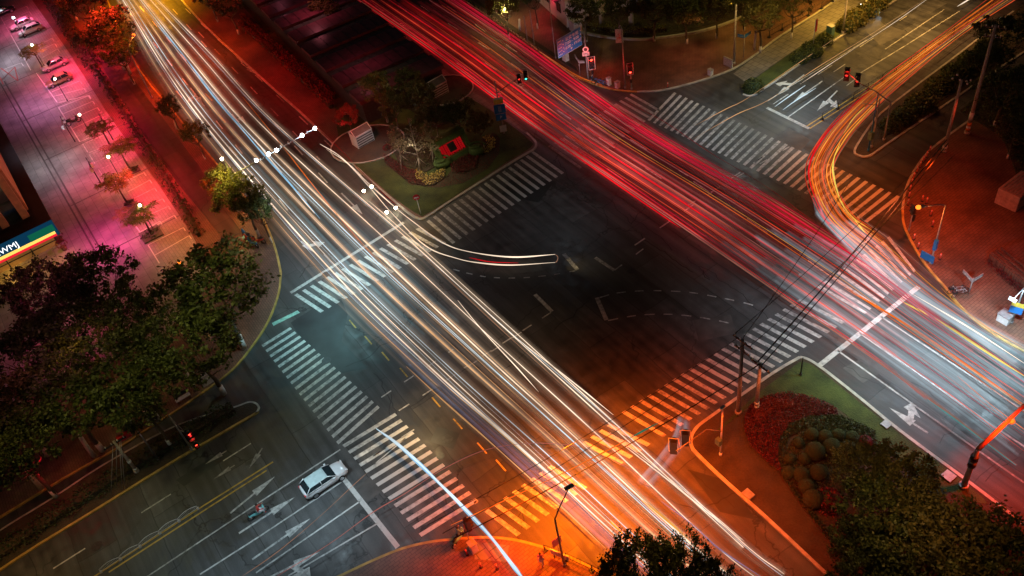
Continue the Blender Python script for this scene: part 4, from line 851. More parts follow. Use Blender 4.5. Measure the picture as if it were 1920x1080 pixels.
cabinet(391, 718, 1.3, .5, 1.3, 'cabinet_white', 'pale cabinet under the trees at the curved yellow kerb', rz=angB); cabinet(1883, 601, 1.1, 1.0, .9, 'cabinet_white', 'white box at the kerb on the right edge'); cabinet(1332, 140, .6, .5, .8, 'cabinet_white', 'small pale box on the northern kerb')
cabinet(1365, 124, .12, 1.6, 1.2, 'sign_face', 'pale low board leaning beside the tallest bare pole', 'board', 'notice_board', rz=angB); cabinet(889, 1032, .6, .6, 1.2, 'cabinet_white', 'white box behind the signal post of the south corner')
cabinet(1661, 797, .6, .6, .12, 'concrete', 'small pale concrete cover in the lawn strip', 'cover', 'access_cover'); cabinet(1778, 894, .8, .8, .12, 'concrete', 'pale square cover glowing orange near the mast', 'cover', 'access_cover'); cabinet(1403, 928, .8, .6, .15, 'concrete', 'small pale slab in the soil of the lower bank', 'cover', 'access_cover')
# poles of the upper right street
o, b, t = mast('banner_pole', (1523, 98), (1531, 35), 'short pole with a narrow red sign in the planted verge', r=.07); obox(MB(), t - UP * 1.1 + dB * .25, dB, dA, UP, .4, .08, 1.8).build('red_sign', 'sign_red', o)
mast('pole', (1580, 62), (1588, -8), 'tall brown pole rising from the yellow lit bushes', r=.13, mt='wood_pole')
for px, lb in ((1129, 'left one of two pale gate pillars'), (1184, 'right one of two pale gate pillars')):
    b = W(px, 49, KH); h = HT((px, 49), (px, 24), KH); o = empty('gate_pillar', b, 0, lb, 'pillar', 'gate pillars of the northern garden'); tb([b, b + UP * h], .42, 4).build('shaft', 'concrete', o); MB().ball(b + UP * (h + .15), .3, 10, 8).build('finial', 'concrete', o); tb([b + UP * (h - .15), b + UP * h], .55, 4).build('capital', 'concrete', o)
o, b, t = mast('signal_mast', (1657, 263), (1670, 192), 'signal mast reaching over the orange trails with two red lights', 'traffic light', .09, 'kerb_stone')
z = t.z; P_ = [t, W(1640, 170, z + .2), W(1615, 158, z + .2), W(1584, 132, z + .2)]; tb(P_, [.08, .07, .06, .05], 8).build('arm', 'kerb_stone', o); fc = toCam(b)
for px, py in ((1588, 139), (1608, 150)): signal_head(o, W(px, py, z), fc, 'lamp_dimred', 1.5, frame=False, litrow=1)
o, b, t = mast('camera_pole', (1628, 283), (1644, 176), 'slim dark blue camera pole at the rounded tip of the island', r=.07, mt='bike_blue'); obox(MB(), b + UP * 2.2, dA, dB, UP, .5, .5, 1.0).build('control_box', 'cabinet_green', o)
o, b, t = mast('pole', (1634, 276), (1649, 185), 'pinkish pole with a short side arm beside the dark blue one', r=.08, mt='kerb_stone'); tb([b + UP * t.z * .85, W(1617, 194, t.z * .87)], .04, 6).build('arm', 'kerb_stone', o)
o, b, t = mast('twin_arm_lamp', (1770, 284), (1803, 150), 'unlit ornamental pole crowned with small globes', 'street lamp', .17, 'wood_pole')
for k, (px, py) in enumerate(((1786, 147), (1795, 140), (1800, 150), (1812, 152), (1820, 150), (1814, 157))):
    e = W(px, py, t.z); tb([t - UP * .2, t.lerp(e, .6) + UP * .25, e], .03, 5).build('arm', 'dark_steel', o); MB().ball(e, .12, 8, 6).build('globe', 'white_metal', o)
tb([b + UP * .5, b + UP * .8], .27, 10).build('band', 'white_metal', o)
def utility(base, top, lb, bands=(), arms=2, dirn=None, r=.17):
    o, b, t = mast('utility_pole', base, top, lb, 'utility pole', r, 'wood_pole'); d = dirn or Vector((-toCam(b).y, toCam(b).x, 0))
    for k in range(arms):
        c = t - UP * (.3 + k * 1.1); a = obox(MB(), c, d, d.cross(UP), UP, 2.2 - k * .4, .12, .12).build('crossarm', 'dark_steel', o)
        for s in (-.9, -.3, .3, .9): tb([c + d * s * (1 - .15 * k), c + d * s * (1 - .15 * k) + UP * .28], .05, 6).build('insulator', 'white_metal', a)
    for z0_, z1_, m in bands: tb([b + UP * z0_, b + UP * z1_], r * 1.25 + .01, 12).build('band', m, o)
    return o, b, t
_, b1, t1 = utility((1384, 774), (1397, 637), 'taller concrete utility pole at the south-east crossing end', (), 2, dA.copy())
_, b2, t2 = utility((1418, 769), (1424, 682), 'shorter utility pole with white bands beside the red flower bed', ((1.0, 1.25, 'white_metal'), (.55, .75, 'white_metal')), 1, dA.copy())
_, b3, t3 = utility((1813, 250), (1865, 46), 'tall utility pole with orange and white bands near the right edge', ((.5, .8, 'band_orange'), (.8, 1.1, 'white_metal'), (1.1, 1.6, 'band_orange'), (2.0, 3.0, 'white_metal')), 2, None, .2)
_, b4, t4 = utility((257, 884), (210, 829), 'guyed utility pole with a red box in the verge', ((.4, .6, 'white_metal'), (1.6, 1.9, 'white_metal')), 1, dB.copy(), .15)
par4 = _; k = W(232, 818, t4.z - .4); obox(MB(), k, dB, dA, UP, 1.3, .5, .5).build('transformer', 'sign_red', _)
for px, py in ((208, 928), (219, 910), (229, 917), (234, 916)): tb([t4 - UP * .3 + dB * (px - 215) * .03, W(px, py, KH + .2)], .03, 5).build('guy_wire', 'steel', _)
# overhead wires
def wire(p, q, sag, r=.03, n=14): return tb([p.lerp(q, k / n) - UP * sag * 4 * (k / n) * (1 - k / n) for k in range(n + 1)], r, 4)
far = W(1803, 150, t1.z)
for k, (p, q_, sag, r, lb) in enumerate(((t1 + dA * .9, W(1768, 268, 8), .6, .03, 'thin overhead wire, upper of the set crossing the white striped bars'), (t1 - dA * .9, W(1790, 290, 8), .6, .03, 'thin overhead wire, second of the set crossing the striped bars'), (t1 + UP * .2, W(1600, 330, 9), .5, .03, 'thin overhead wire leading toward the orange bend'),
        (t2 + dA * .3, W(1775, 262, 7), .5, .07, 'thick black cable from the shorter pole toward the right corner'), (t2 - dA * .2, W(1778, 268, 6.8), .6, .05, 'second black cable twisted beside the thickest cable'),
        (t1 - dA * .5, W(830, 1000, 8), .8, .03, 'overhead wire from the taller pole down to the orange road'), (t1 + dA * .4, W(800, 985, 8), .8, .03, 'overhead wire running beside the crossing to the bottom'), (t2, W(850, 1010, 7), .8, .055, 'heavy cable from the shorter pole over the orange stripes'))):
    tag(wire(p, q_, sag, r).build('overhead_wire', 'wire'), lb, 'wire', 'overhead wires')
# SE signal / camera pole
o, b, t = mast('signal_mast', (1351, 853), (1355, 764), 'slim white signal mast on the soil bank, its lights turned away', 'traffic light', .08, 'white_metal')
fc = toCam(b); obox(MB(), t, dB, dA, UP, .5, .2, .15).build('camera', 'white_metal', o); obox(MB(), b + UP * 2.3 - dB * .3, dA, dB, UP, .5, .4, .7).build('control_box', 'cabinet_green', o)
j = Vector((b.x, b.y, t.z * .52)); e = W(1268, 845, 5.2); tb([j, W(1325, 805, 5.2), e], .05, 6).build('arm', 'grey_steel', o)
signal_head(o, W(1263, 838, 4.6), -fc, 'lamp_dimred', 1.4, litrow=9); signal_head(o, W(1285, 823, 4.6), -fc, 'lamp_dimred', 1.4, litrow=9)
mast('bollard_post', (1501, 704), (1502, 670), 'short dark post at the pointed tip of the lawn', r=.07, mt='dark_steel')
# mast bottom right
o, b, t = mast('lighting_mast', (1806, 912), (1835, 843), 'thick mast whose orange lit arm reaches over the right carriageway', 'street lamp', .22, 'grey_steel')
e = W(1960, 722, t.z + .6); tb([t, e], [.2, .13], 10).build('arm', 'fin_orange', o); c = W(1896, 789, t.z + .1); MB().ball(c, .28, 12, 8).build('camera_dome', 'white_metal', o); tb([b + UP * 3, b + UP * 3.5], .33, 10).build('collar', 'black_plastic', o)  # orange lamplight on the arm is put in as its material colour
tb([b + UP * (t.z - 1.6), b + UP * (t.z - 1)], .33, 10).build('collar', 'black_plastic', o)
# right corner items
o, b, t = mast('signal_post', (1704, 432), (1712, 396), 'signal post with dark heads beside the glowing lamp', 'traffic light', .06); signal_head(o, t + UP * .3, dA, 'lamp_red', 1.1, frame=False); signal_head(o, t - UP * 1.0 + dB * .3, dB, 'lamp_red', .8, frame=False)
o, b, t = mast('direction_sign', (1745, 494), (1756, 460), 'blue panels clasping the foot of the right orange lamp', 'sign'); obox(MB(), b + UP * 2.6, dA, dB, UP, .35, .3, 1.3).build('panel', 'sign_blue', o); obox(MB(), W(1739, 482, .8), dA, dB, UP, 1.5, .12, .9).build('low_panel', 'sign_blue', o)
o, b, t = mast('camera_pole', (1896, 606), (1925, 545), 'camera pole with yellow and blue plates at the right edge', r=.09, mt='steel'); fc = toCam(b); rt = Vector((-fc.y, fc.x, 0))
obox(MB(), b + UP * 2.6 + fc * .12, rt, fc, UP, 1.1, .06, .5).build('plate', 'sign_yellow', o); obox(MB(), b + UP * 1.9 + fc * .12, rt, fc, UP, 1.1, .06, .8).build('plate', 'sign_blue', o); e = W(1899, 562, 4.6); tb([b + UP * 4.8, e], .05, 6).build('arm', 'white_metal', o); obox(MB(), e, dA, dB, UP, .7, .25, .25).build('camera', 'white_metal', o)
# bollards and cones
def bollard_proto():
    o = empty('bollard', (0, 0, 0), local=True); o['category'] = 'bollard'
    MB().tube([Vector((0, 0, 0)), Vector((0, 0, .8))], .07, 10).build('post', 'bollard_red', o); MB().tube([Vector((0, 0, .62)), Vector((0, 0, .72))], .082, 10).build('reflector', 'white_metal', o); MB().tube([Vector((0, 0, 0)), Vector((0, 0, .06))], [.16, .12], 10).build('foot', 'black_plastic', o); return o
bp = bollard_proto()
for px, py in ((1743, 284), (1737, 294), (1731, 303), (1725, 313), (1719, 323), (1713, 334), (1709, 345), (1706, 357), (1704, 370), (1702, 384)):
    q = W(px, py, KH); place(bp, USED, q, 0, 1, 'red bollard in the row curving along the right corner kerb', 'row of red bollards')
for px, py, lb in ((1729, 377, 'red bollard just left of the glowing lamp head'), (1737, 381, 'red bollard right behind the glowing lamp head'), (1745, 404, 'red bollard right of the lamp, upper of two'), (1748, 424, 'red bollard right of the lamp, lower of two'), (1713, 449, 'red bollard near the kerb below the lamp'), (1721, 465, 'red bollard on the kerb above the blue panel'),
                   (876, 1040, 'red bollard behind the white box on the south corner'), (902, 1064, 'red bollard at the south corner, in the middle of three'), (932, 1067, 'red bollard at the south corner, nearest the blue trail'), (1252, 164, 'single red and white bollard at the northern crossing end'), (1158, 164, 'striped bollard beside the hanging sign pole'), (1762, 486, 'red bollard on the dark shadow line of the right corner')):
    place(bp, USED, W(px, py, KH), 0, 1, lb, 'single red bollards')
# median barriers (arched white railings)
def barrier_proto():
    o = empty('road_barrier', (0, 0, 0), local=True); o['category'] = 'barrier'; L = 2.9; h = 1.05
    arch = [Vector((-L / 2 + L * k / 16, 0, h * (.62 + .38 * math.sin(math.pi * k / 16)))) for k in range(17)]
    MB().tube([Vector((-L / 2, 0, .08))] + arch + [Vector((L / 2, 0, .08))], .035, 6).build('frame', 'white_metal', o); m = MB()
    for k in range(1, 16): m.tube([Vector((-L / 2 + L * k / 16, 0, .16)), arch[k]], .012, 4)
    m.tube([Vector((-L / 2, 0, .16)), Vector((L / 2, 0, .16))], .025, 5); m.build('bars', 'white_metal', o)
    for s in (-1, 1): MB().box((s * L / 2, 0, .05), (.3, .5, .1)).build('foot', 'concrete', o)
    return o
brp = barrier_proto(); pts_ = [(372, 953), (336, 977), (300, 1000), (263, 1025), (226, 1049), (189, 1073)]
for k in range(5):
    a, b = W(*pts_[k]), W(*pts_[k + 1]); place(brp, USED, (a + b) / 2, math.atan2((b - a).y, (b - a).x), (b - a).length / 3.0, ['arched white barrier nearest the striped crossing', 'second arched white barrier from the crossing', 'third arched white barrier on the double yellow line', 'fourth arched white barrier from the crossing', 'arched white barrier cut by the bottom edge'][k], 'arched barriers on the double yellow line')
def railing(name, pts, h, mt, lb, step=3.0, bars=True, z=.0, foot=True, r=.04):
    P = PW(pts); o = empty(name, P[0], 0, lb, 'railing'); m = MB(); bm_ = MB()
    for i in range(len(P) - 1):
        a, b = P[i], P[i + 1]; L = (b - a).length; n = max(1, round(L / step))
        for k in range(n + (i == len(P) - 2)):
            p = a.lerp(b, k / n); q = MB().tube([p + UP * z, p + UP * (z + h)], r * 1.3, 6)
            if foot: q.box(p + UP * (z + .06), (.4, .4, .12), angA)
            q.build('post', mt, o)
        for zz in (.25, h - .05): m.tube([a + UP * (z + zz), b + UP * (z + zz)], r * .7, 5)
        if bars:
            for k in range(int(L / .35)): p = a.lerp(b, k * .35 / L); bm_.tube([p + UP * (z + .25), p + UP * (z + h - .05)], .012, 3, cap=False)
    m.build('rails', mt, o)
    if bars: bm_.build('bars', mt, o)
    return o
railing('median_railing', [(1541, 224), (1600, 185), (1680, 134), (1760, 82), (1840, 29), (1900, -14)], 1.0, 'dark_steel', 'dark railing on the median of the yellow lit street', 3.1)
railing('railing', [(1442, 72), (1490, 45), (1540, 18), (1580, -8)], 1.1, 'dark_steel', 'dark railing along the yellow lit footpath at the top', 2.4, z=KH)
railing('railing', [(1022, 1034), (1062, 1049), (1110, 1071), (1160, 1100)], 1.0, 'dark_steel', 'dark railing along the bottom corner kerb', 2.2, z=KH)
# white information panel behind the railing, fronting it
b = W(1040, 1044, KH); e = W(1062, 1053, KH); d = (e - b).normalized(); o = empty('panel_fence', b, 0, 'white barrier panel by the foot of the kinked street lamp', 'barrier')
obox(MB(), (b + e) / 2 + UP * .75, d, d.cross(UP), UP, (e - b).length + .6, .1, .7).build('panel', 'white_metal', o)
for s in (b, e): tb([s, s + UP * .8], .05, 6).build('post', 'dark_steel', o)
b = W(1049, 1040, KH); o = empty('pink_banner', b, 0, 'pink notice banner tied to the kinked street lamp', 'banner'); obox(MB(), b + UP * 2.2, dB, dA, UP, .9, .06, 1.1).build('banner_cloth', 'cloth_pink', o); tb([b, b + UP * 2.8], .03, 6).build('post', 'grey_steel', o)
# SW corner poles
o, b, t = mast('camera_pole', (297, 861), (240, 790), 'camera pole with pale box on top standing in the dark verge', r=.08, mt='steel'); obox(MB(), t - UP * .2 - (W(240, 790, 5) - W(250, 803, 5)).normalized() * .2, dB, dA, UP, .5, 1.2, .5).build('camera_box', 'steel', o); e = W(220, 762, t.z + .4); tb([t, e], .04, 6).build('arm', 'steel', o); obox(MB(), e, dA, dB, UP, .4, .3, .3).build('camera', 'sign_blue', o)
o, b, t = mast('signal_mast', (360, 843), (320, 776), 'signal mast with red lights on the verge beside the cross street', 'traffic light', .09, 'steel'); fc = -dB
e = W(366, 838, 3.0); tb([Vector((b.x, b.y, t.z * .97)), Vector((b.x, b.y, 3)) + dB * .3], .05, 6).build('brace', 'grey_steel', o)
signal_head(o, W(353, 812, 3.6), toCam(b), 'lamp_red', 1.1, frame=False, litrow=1); signal_head(o, W(366, 832, 2.6), toCam(b), 'lamp_red', 1.1, frame=False, litrow=1); tb([W(353, 812, 3.6), W(366, 832, 2.6)], .05, 6).build('bracket', 'grey_steel', o); tb([W(353, 812, 3.6), Vector((b.x, b.y, 3.4))], .05, 6).build('bracket', 'grey_steel', o)
b = W(346, 750, KH); o = empty('bench', b, angB, 'dark bench beneath the trees by the curved kerb', 'bench'); MB().box(b + UP * .45, (1.6, .5, .06), angB).build('seat', 'cabinet_white', o); MB().box(b + UP * .8 + dA * .27, (1.6, .06, .45), angB).build('backrest', 'dark_steel', o)
for s in (-.65, .65): MB().box(b + dB * s + UP * .21, (.06, .45, .42), angB).build('leg', 'dark_steel', o)
# south corner signal post
o, b, t = mast('signal_post', (884, 1026), (868, 984), 'signal post with a dark head on the south corner', 'traffic light', .06, 'steel'); signal_head(o, t - UP * .4 + dB * .3, dB, 'lamp_red', 1.3, frame=False, litrow=9)
# limed trunks seen beneath the crowns
for px, top, lb in (((367, 731), (349, 696), 'pale limed trunk beside the pale cabinet'), ((285, 795), (269, 776), 'pale limed trunk right of the camera pole'), ((176, 855), (148, 818), 'pale limed trunk left of the guyed pole'), ((78, 916), (46, 884), 'leaning limed trunk at the lower left'), ((456, 645), (446, 632), 'short limed trunk under the large overhanging tree'), ((245, 137), (229, 113), 'pale limed trunk under the red lit tree'), ((332, 242), (326, 228), 'thin pale trunk under the small round tree'), ((1414, 92), (1417, 60), 'pale trunk right of the blue street name sign'), ((975, 58), (971, 38), 'pale trunk under the brightly lit tree')):
    b = W(px[0], px[1], KH); h = HT(px, top, KH); r_ = .2 if px[0] > 400 or px[0] in (245, 332) else .26
    tag(tb([b, b + Vector((.05, 0, h * .5)), b + Vector((.15, .1, h))], [r_, r_ * .85, r_ * .8], 9).build('tree_trunk', 'trunk_lime'), lb, 'tree trunk', 'limed trunks below the crowns')
# ================================================================== BUILDINGS
# shop building on the west: podium with lit fascia, tower with fins on it
zb_ = KH
c0 = W(109, 482, zb_); hp = HT((109, 482), (90, 440), zb_); hp = max(4.2, min(6.5, hp))
e1 = (W(0, 232, hp) - W(97, 415, hp)); e1.z = 0; e1.normalize(); e2 = (W(0, 462, hp) - W(97, 415, hp)); e2.z = 0; e2.normalize()
rc = W(98, 415, hp); o = empty('shop_building', Vector((rc.x, rc.y, zb_)), 0, 'dark corner building with a lit shop fascia and orange fins', 'building')
rc0 = Vector((rc.x, rc.y, 0))
MB().prism([rc0 + e2 * .8 + e1 * .9, rc0 + e2 * 45 + e1 * .9, rc0 + e2 * 45 + e1 * 60, rc0 + e2 * .8 + e1 * 60], zb_, hp - .6).build('wall', 'wall_dark', o)
MB().prism([rc0, rc0 + e2 * 46, rc0 + e2 * 46 + e1 * 61, rc0 + e1 * 61], hp - .6, hp).build('roof', 'roof_dark', o)
fa = MB(); nF = -e1
def fslab(mb, s0, s1, z0, z1, off, th=.08):
    a, b = rc0 + e2 * s0 - e1 * off, rc0 + e2 * s1 - e1 * off
    mb.prism([a, b, b - e1 * th, a - e1 * th], z0, z1); return mb
fz = MB(); fslab(fz, 0, 46, hp - 1.9, hp + .3, .02, .25).build('fascia', 'fascia_blue', o)
fslab(MB(), .2, 3.4, hp - 1.2, hp - .15, .30, .05).build('fascia_panel', 'fascia_green', o)
fslab(MB(), .4, 46, hp - 1.55, hp - 1.15, .30, .08).build('light_strip', 'strip_yellow', o); fslab(MB(), .4, 46, hp - 1.9, hp - 1.6, .30, .08).build('light_strip', 'strip_red', o)
right_ = -e2; text('AWYKWMJ', o, rc0 + e2 * 7.6 - e1 * .38 + UP * (hp - .5), right_, UP, 1.15, 'sign_letters')
for k in range(8):
    g_ = MB(); fslab(g_, 1.0 + k * 3.1, 3.95 + k * 3.1, zb_ + .3, hp - 2.3, -.72, .06).build('window', 'shop_glass', o)
    fslab(MB(), 3.95 + k * 3.1, 4.1 + k * 3.1, zb_, hp - 1.9, -.70, .1).build('mullion', 'dark_steel', o)
fslab(MB(), .8, 46, zb_, zb_ + .3, -.66, .1).build('plinth', 'concrete', o); fslab(MB(), .8, 46, hp - 3.0, hp - 2.9, -.64, .08).build('transom', 'dark_steel', o)
tc = W(58, 407, hp); tc0 = Vector((tc.x, tc.y, 0)); th_ = 34.
MB().prism([tc0, tc0 + e2 * 44, tc0 + e2 * 44 + e1 * 40, tc0 + e1 * 40], hp - .01, hp + th_).build('tower', 'window_glass', o)
for k in range(12):
    a = tc0 + e2 * (k * 2.6); MB().prism([a + e1 * .3, a + e2 * .9 + e1 * .3, a + e2 * .9 - e1 * .6, a - e1 * .6], hp + .5, hp + th_ + .3).build('fin', 'fin_orange', o)
for k in range(10):
    z_ = hp + 3 + k * 3.3; MB().prism([tc0 - e1 * .06 + e2 * .95, tc0 + e2 * 44 - e1 * .06, tc0 + e2 * 44, tc0 + e2 * .95], z_, z_ + .35).build('spandrel', 'wall_dark', o)
sidew = MB(); sidew.prism([tc0 - e2 * .25 + e1 * .5, tc0 - e2 * .25 + e1 * 40, tc0 - e2 * .01 + e1 * 40, tc0 - e2 * .01 + e1 * .5], hp + .8, hp + th_).build('side_cladding', 'fin_orange', o)
# pot plants by the shop corner
for px, py, lb in ((110, 446, 'round dark red pot plant nearer the shop fascia'), (118, 462, 'second pot plant at the shop corner')):
    b = W(px, py, KH + .6); b.z = KH; o = empty('pot_plant', b, 0, lb, 'plant', 'pot plants by the shop corner'); tb([b, b + UP * .6], [.3, .4], 12).build('pot', 'brick_paving', o)
    m = MB(); r = random.Random(px)
    for k in range(200): a = r.uniform(0, 6.28); e = r.uniform(-.3, 1.5); leafquad(m, b + Vector((.7 * math.cos(a) * math.cos(e), .7 * math.sin(a) * math.cos(e), 1.0 + .6 * math.sin(e))), .2, r)
    m.build('foliage', 'leaf_maroon', o)
# glass-roofed hall in the park
o = None; hz = 3.6
near = [W(x, y, hz) for x, y in ((720, 196), (800, 140))]
P0 = W(676, 197, hz); P1 = W(478, 8, hz); L1 = P1 - P0; L1.z = 0; LL = L1.length; u = L1.normalized(); P2 = W(728, 112, hz); v = (P2 - W(620, 140, hz)); v.z = 0; wv = 13.5; v.normalize(); v = (v - u * v.dot(u)).normalized()
base0 = Vector((P0.x, P0.y, 0)); o = empty('glass_roof_hall', base0, 0, 'long low hall with dark red and green roof bands beside the avenue', 'building')
MB().prism([base0 + v * .3 + u * .3, base0 + v * (wv - .3) + u * .3, base0 + v * (wv - .3) + u * (LL + 22), base0 + v * .3 + u * (LL + 22)], KH, hz - .1).build('wall', 'wall_dark', o)
n_ = 20; s = 0.; k = 0
while s < LL + 22:
    w2 = 3.9 if k % 2 == 0 else 2.1; q = base0 + u * s; zt = hz + (.45 if k % 2 == 0 else .0)
    rf = MB(); rf.prism([q, q + v * wv, q + v * wv + u * (w2 - .05), q + u * (w2 - .05)], hz - .1, zt); rf.build('roof', 'roof_maroon' if k % 2 == 0 else 'roof_green', o)
    sm_ = MB()
    for j in range(9): sm_.box(q + v * (wv * j / 8) + u * (w2 / 2) + UP * (zt + .03), (w2 - .1, .05, .05), math.atan2(u.y, u.x))
    sm_.build('roof_ribs', 'dark_steel', o); s += w2; k += 1
# two ventilation shafts
def shaft(px, py, rot, lb):
    b = W(px, py, KH); o = empty('ventilation_shaft', b, rot, lb, 'ventilation shaft', 'white louvred ventilation shafts'); M = lambda x, y, z: b + Matrix.Rotation(rot, 3, 'Z') @ Vector((x, y, z))
    w, l, h = 1.7, 2.7, 2.0
    MB().box(M(0, 0, h / 2), (l, w, h), rot).build('body', 'shaft_white', o); t = MB(); vs = [M(-l / 2, -w / 2, h), M(l / 2, -w / 2, h), M(l / 2, w / 2, h), M(-l / 2, w / 2, h), M(-l / 2, 0, h + .7), M(l / 2, 0, h + .7)]
    t.add(vs, [(0, 1, 5, 4), (2, 3, 4, 5), (0, 4, 3), (1, 2, 5)]).build('roof', 'shaft_dark', o)
    MB().tube([vs[0], vs[4], vs[3]], .06, 4).build('gable_trim', 'shaft_white', o); MB().tube([vs[1], vs[5], vs[2]], .06, 4).build('gable_trim', 'shaft_white', o); MB().tube([vs[4], vs[5]], .06, 4).build('ridge', 'shaft_white', o); MB().tube([vs[0], vs[1], vs[2], vs[3], vs[0]], .07, 4).build('eaves', 'shaft_white', o)
    lv = MB()
    for k in range(5):
        lv.box(M(0, -w / 2 - .03, (.28 + k * .36)), (l * .92, .06, .16), rot); lv.box(M(0, w / 2 + .03, (.28 + k * .36)), (l * .92, .06, .16), rot)
    lv.build('louvres', 'shaft_dark', o); return o
pad = [(W(690, 272).x + 5.2 * math.cos(a * .262), W(690, 272).y + 4.4 * math.sin(a * .262)) for a in range(24)]
struct('lawn', MB().prism([Vector((*p, 0)) for p in pad], KH, KH + .12), 'soil'); struct('kerb', MB().ribbon([Vector((*p, 0)) for p in pad], .15, KH, KH + .2, True), 'kerb_stone')
pad = [(W(835, 172).x + 4.2 * math.cos(a * .262), W(835, 172).y + 4.0 * math.sin(a * .262)) for a in range(24)]
struct('lawn', MB().prism([Vector((*p, 0)) for p in pad], KH + .02, KH + .13), 'soil'); struct('kerb', MB().ribbon([Vector((*p, 0)) for p in pad], .15, KH, KH + .22, True), 'kerb_stone')
shaft(682, 268, angB + .05, 'white ventilation shaft near the avenue, its end lit pink'); shaft(822, 178, angB + .05, 'white ventilation shaft beside the grey footway of the red carriageway')
# garden sculpture: green clipped frame with red lettered panel
b = W(862, 300, KH); o = empty('garden_sculpture', b, 0, 'green topiary frame holding a red lattice panel in the park', 'sculpture'); rt = -e2.copy() if False else dB.copy(); nf = Vector((rt.y, -rt.x, 0)); nf = nf if nf.dot(toCam(b)) > 0 else -nf; tl = (UP * .8 - nf * .6).normalized()
cc = b + UP * .3 - nf * .6; W_, Hh = 5.0, 3.0
for off, sx, sz in ((tl * Hh * .92, W_, .7), (tl * .1, W_, .7)): obox(MB(), cc + off, rt, nf, tl, sx, .9, sz).build('green_frame', 'stone_sculpt', o)
for s_ in (-1, 1): obox(MB(), cc + rt * s_ * (W_ / 2 - .3) + tl * Hh * .5, rt, nf, tl, .6, .9, Hh * .85).build('green_frame', 'stone_sculpt', o)
obox(MB(), cc + tl * Hh * .5 - nf * .2, rt, nf, tl, W_ - 1.4, .2, Hh - .9).build('back_panel', 'leaf_maroon', o)
r = random.Random(2); m = MB()
for i in range(5):
    for j in range(4):
        if i == 2 and j in (1, 2): continue
        p = cc + rt * (i - 2) * .70 + tl * (Hh * .5 + (j - 1.5) * .5) + nf * .05; obox(m, p, rt, nf, tl, .6, .12, .1); obox(m, p + tl * .24, rt, nf, tl, .6, .12, .1); obox(m, p - rt * .2, rt, nf, tl, .08, .12, .5); obox(m, p + rt * .2, rt, nf, tl, .08, .12, .5)
m.build('lattice', 'sign_neon', o); obox(MB(), cc + tl * Hh * .5 + nf * .06, rt, nf, tl, 1.1, .2, 1.2).build('centre_block', 'black_plastic', o)
MB().tube([cc + tl * Hh * .5 + nf * .18 + rt * a * .6 + tl * c * .65 for a, c in ((-1, -1), (1, -1), (1, 1), (-1, 1), (-1, -1))], .05, 4).build('centre_frame', 'sign_neon', o)
q = W(895, 288, KH); o2 = empty('garden_scroll', q, 0, 'round green scroll sculpture beside the red lattice panel', 'sculpture'); MB().ball(q + UP * .6, 1.1, 14, 8, sq=(1, .8, .7)).build('body', 'stone_sculpt', o2); MB().tube([q + Vector((math.cos(a * .5) * (1.2 - a * .06), math.sin(a * .5) * (1.0 - a * .05), 1.3)) for a in range(14)], .14, 6).build('scroll', 'stone_sculpt', o2)
q = W(830, 312, KH); o2 = empty('garden_scroll', q, 0, 'low green scroll sculpture left below the red lattice panel', 'sculpture'); MB().ball(q + UP * .5, 1.0, 14, 8, sq=(1.2, .8, .6)).build('body', 'stone_sculpt', o2); MB().tube([q + Vector((math.cos(a * .5) * (1.2 - a * .06), math.sin(a * .5) * (1.0 - a * .05), 1.1)) for a in range(14)], .13, 6).build('scroll', 'stone_sculpt', o2)
# pink lit building at the top
b = W(1064, 52, KH); d1 = (W(1000, -20) - W(1068, 40)).normalized(); d2 = Vector((d1.y, -d1.x, 0)); d2 = d2 if d2.y > 0 else -d2; hh = 9.
o = empty('pink_building', b, 0, 'pink lit building behind the brown pavement at the top', 'building'); p0 = Vector((b.x, b.y, 0))
MB().prism([p0, p0 + d1 * 26, p0 + d1 * 26 + d2 * 14, p0 + d2 * 14], KH, hh).build('wall', 'pink_wall', o); MB().prism([p0 - d1 * .3 - d2 * .3, p0 + d1 * 26.3 - d2 * .3, p0 + d1 * 26.3 + d2 * 14.3, p0 + d2 * 14.3 - d1 * .3], hh, hh + .3).build('roof', 'roof_dark', o)
an = math.atan2(d1.y, d1.x)
for k in range(6):
    for lv_ in range(2): MB().box(p0 + d1 * (2.5 + k * 4) - d2 * .06 + UP * (2.6 + lv_ * 3.6), (1.4, .1, 1.5), an).build('window', 'window_glass', o); 
    MB().box(p0 + d1 * (2.5 + k * 4) - d2 * .5 + UP * 4.1, (2.2, 1.0, .15), an).build('awning', 'shaft_dark', o)
sg = MB().box(p0 + d1 * 9.6 - d2 * .2 + UP * 4.8, (3.6, .2, 2.6), an).build('sign_board', 'sign_red', o); text('C', sg, p0 + d1 * 9.6 - d2 * .32 + UP * 4.9, -d1 if (-d1).cross(UP).dot(-d2) > 0 else d1, UP, 2., 'sign_white')
for k in range(3): MB().box(p0 + d2 * (2 + k * 3.5) - d1 * .5 + UP * (3.8 + 1.2 * (k % 2)), (1.0, 2.2, .15), an).build('awning', 'shaft_dark', o)
cb = W(1080, 57, KH); o = empty('gate_house', cb, 0, 'small pale gate block at the end of the pink building', 'booth'); MB().box(cb + UP * .9, (1.8, 1.4, 1.8), an).build('body', 'pink_wall', o); MB().box(cb + UP * 1.85, (2.0, 1.6, .12), an).build('roof', 'concrete', o)
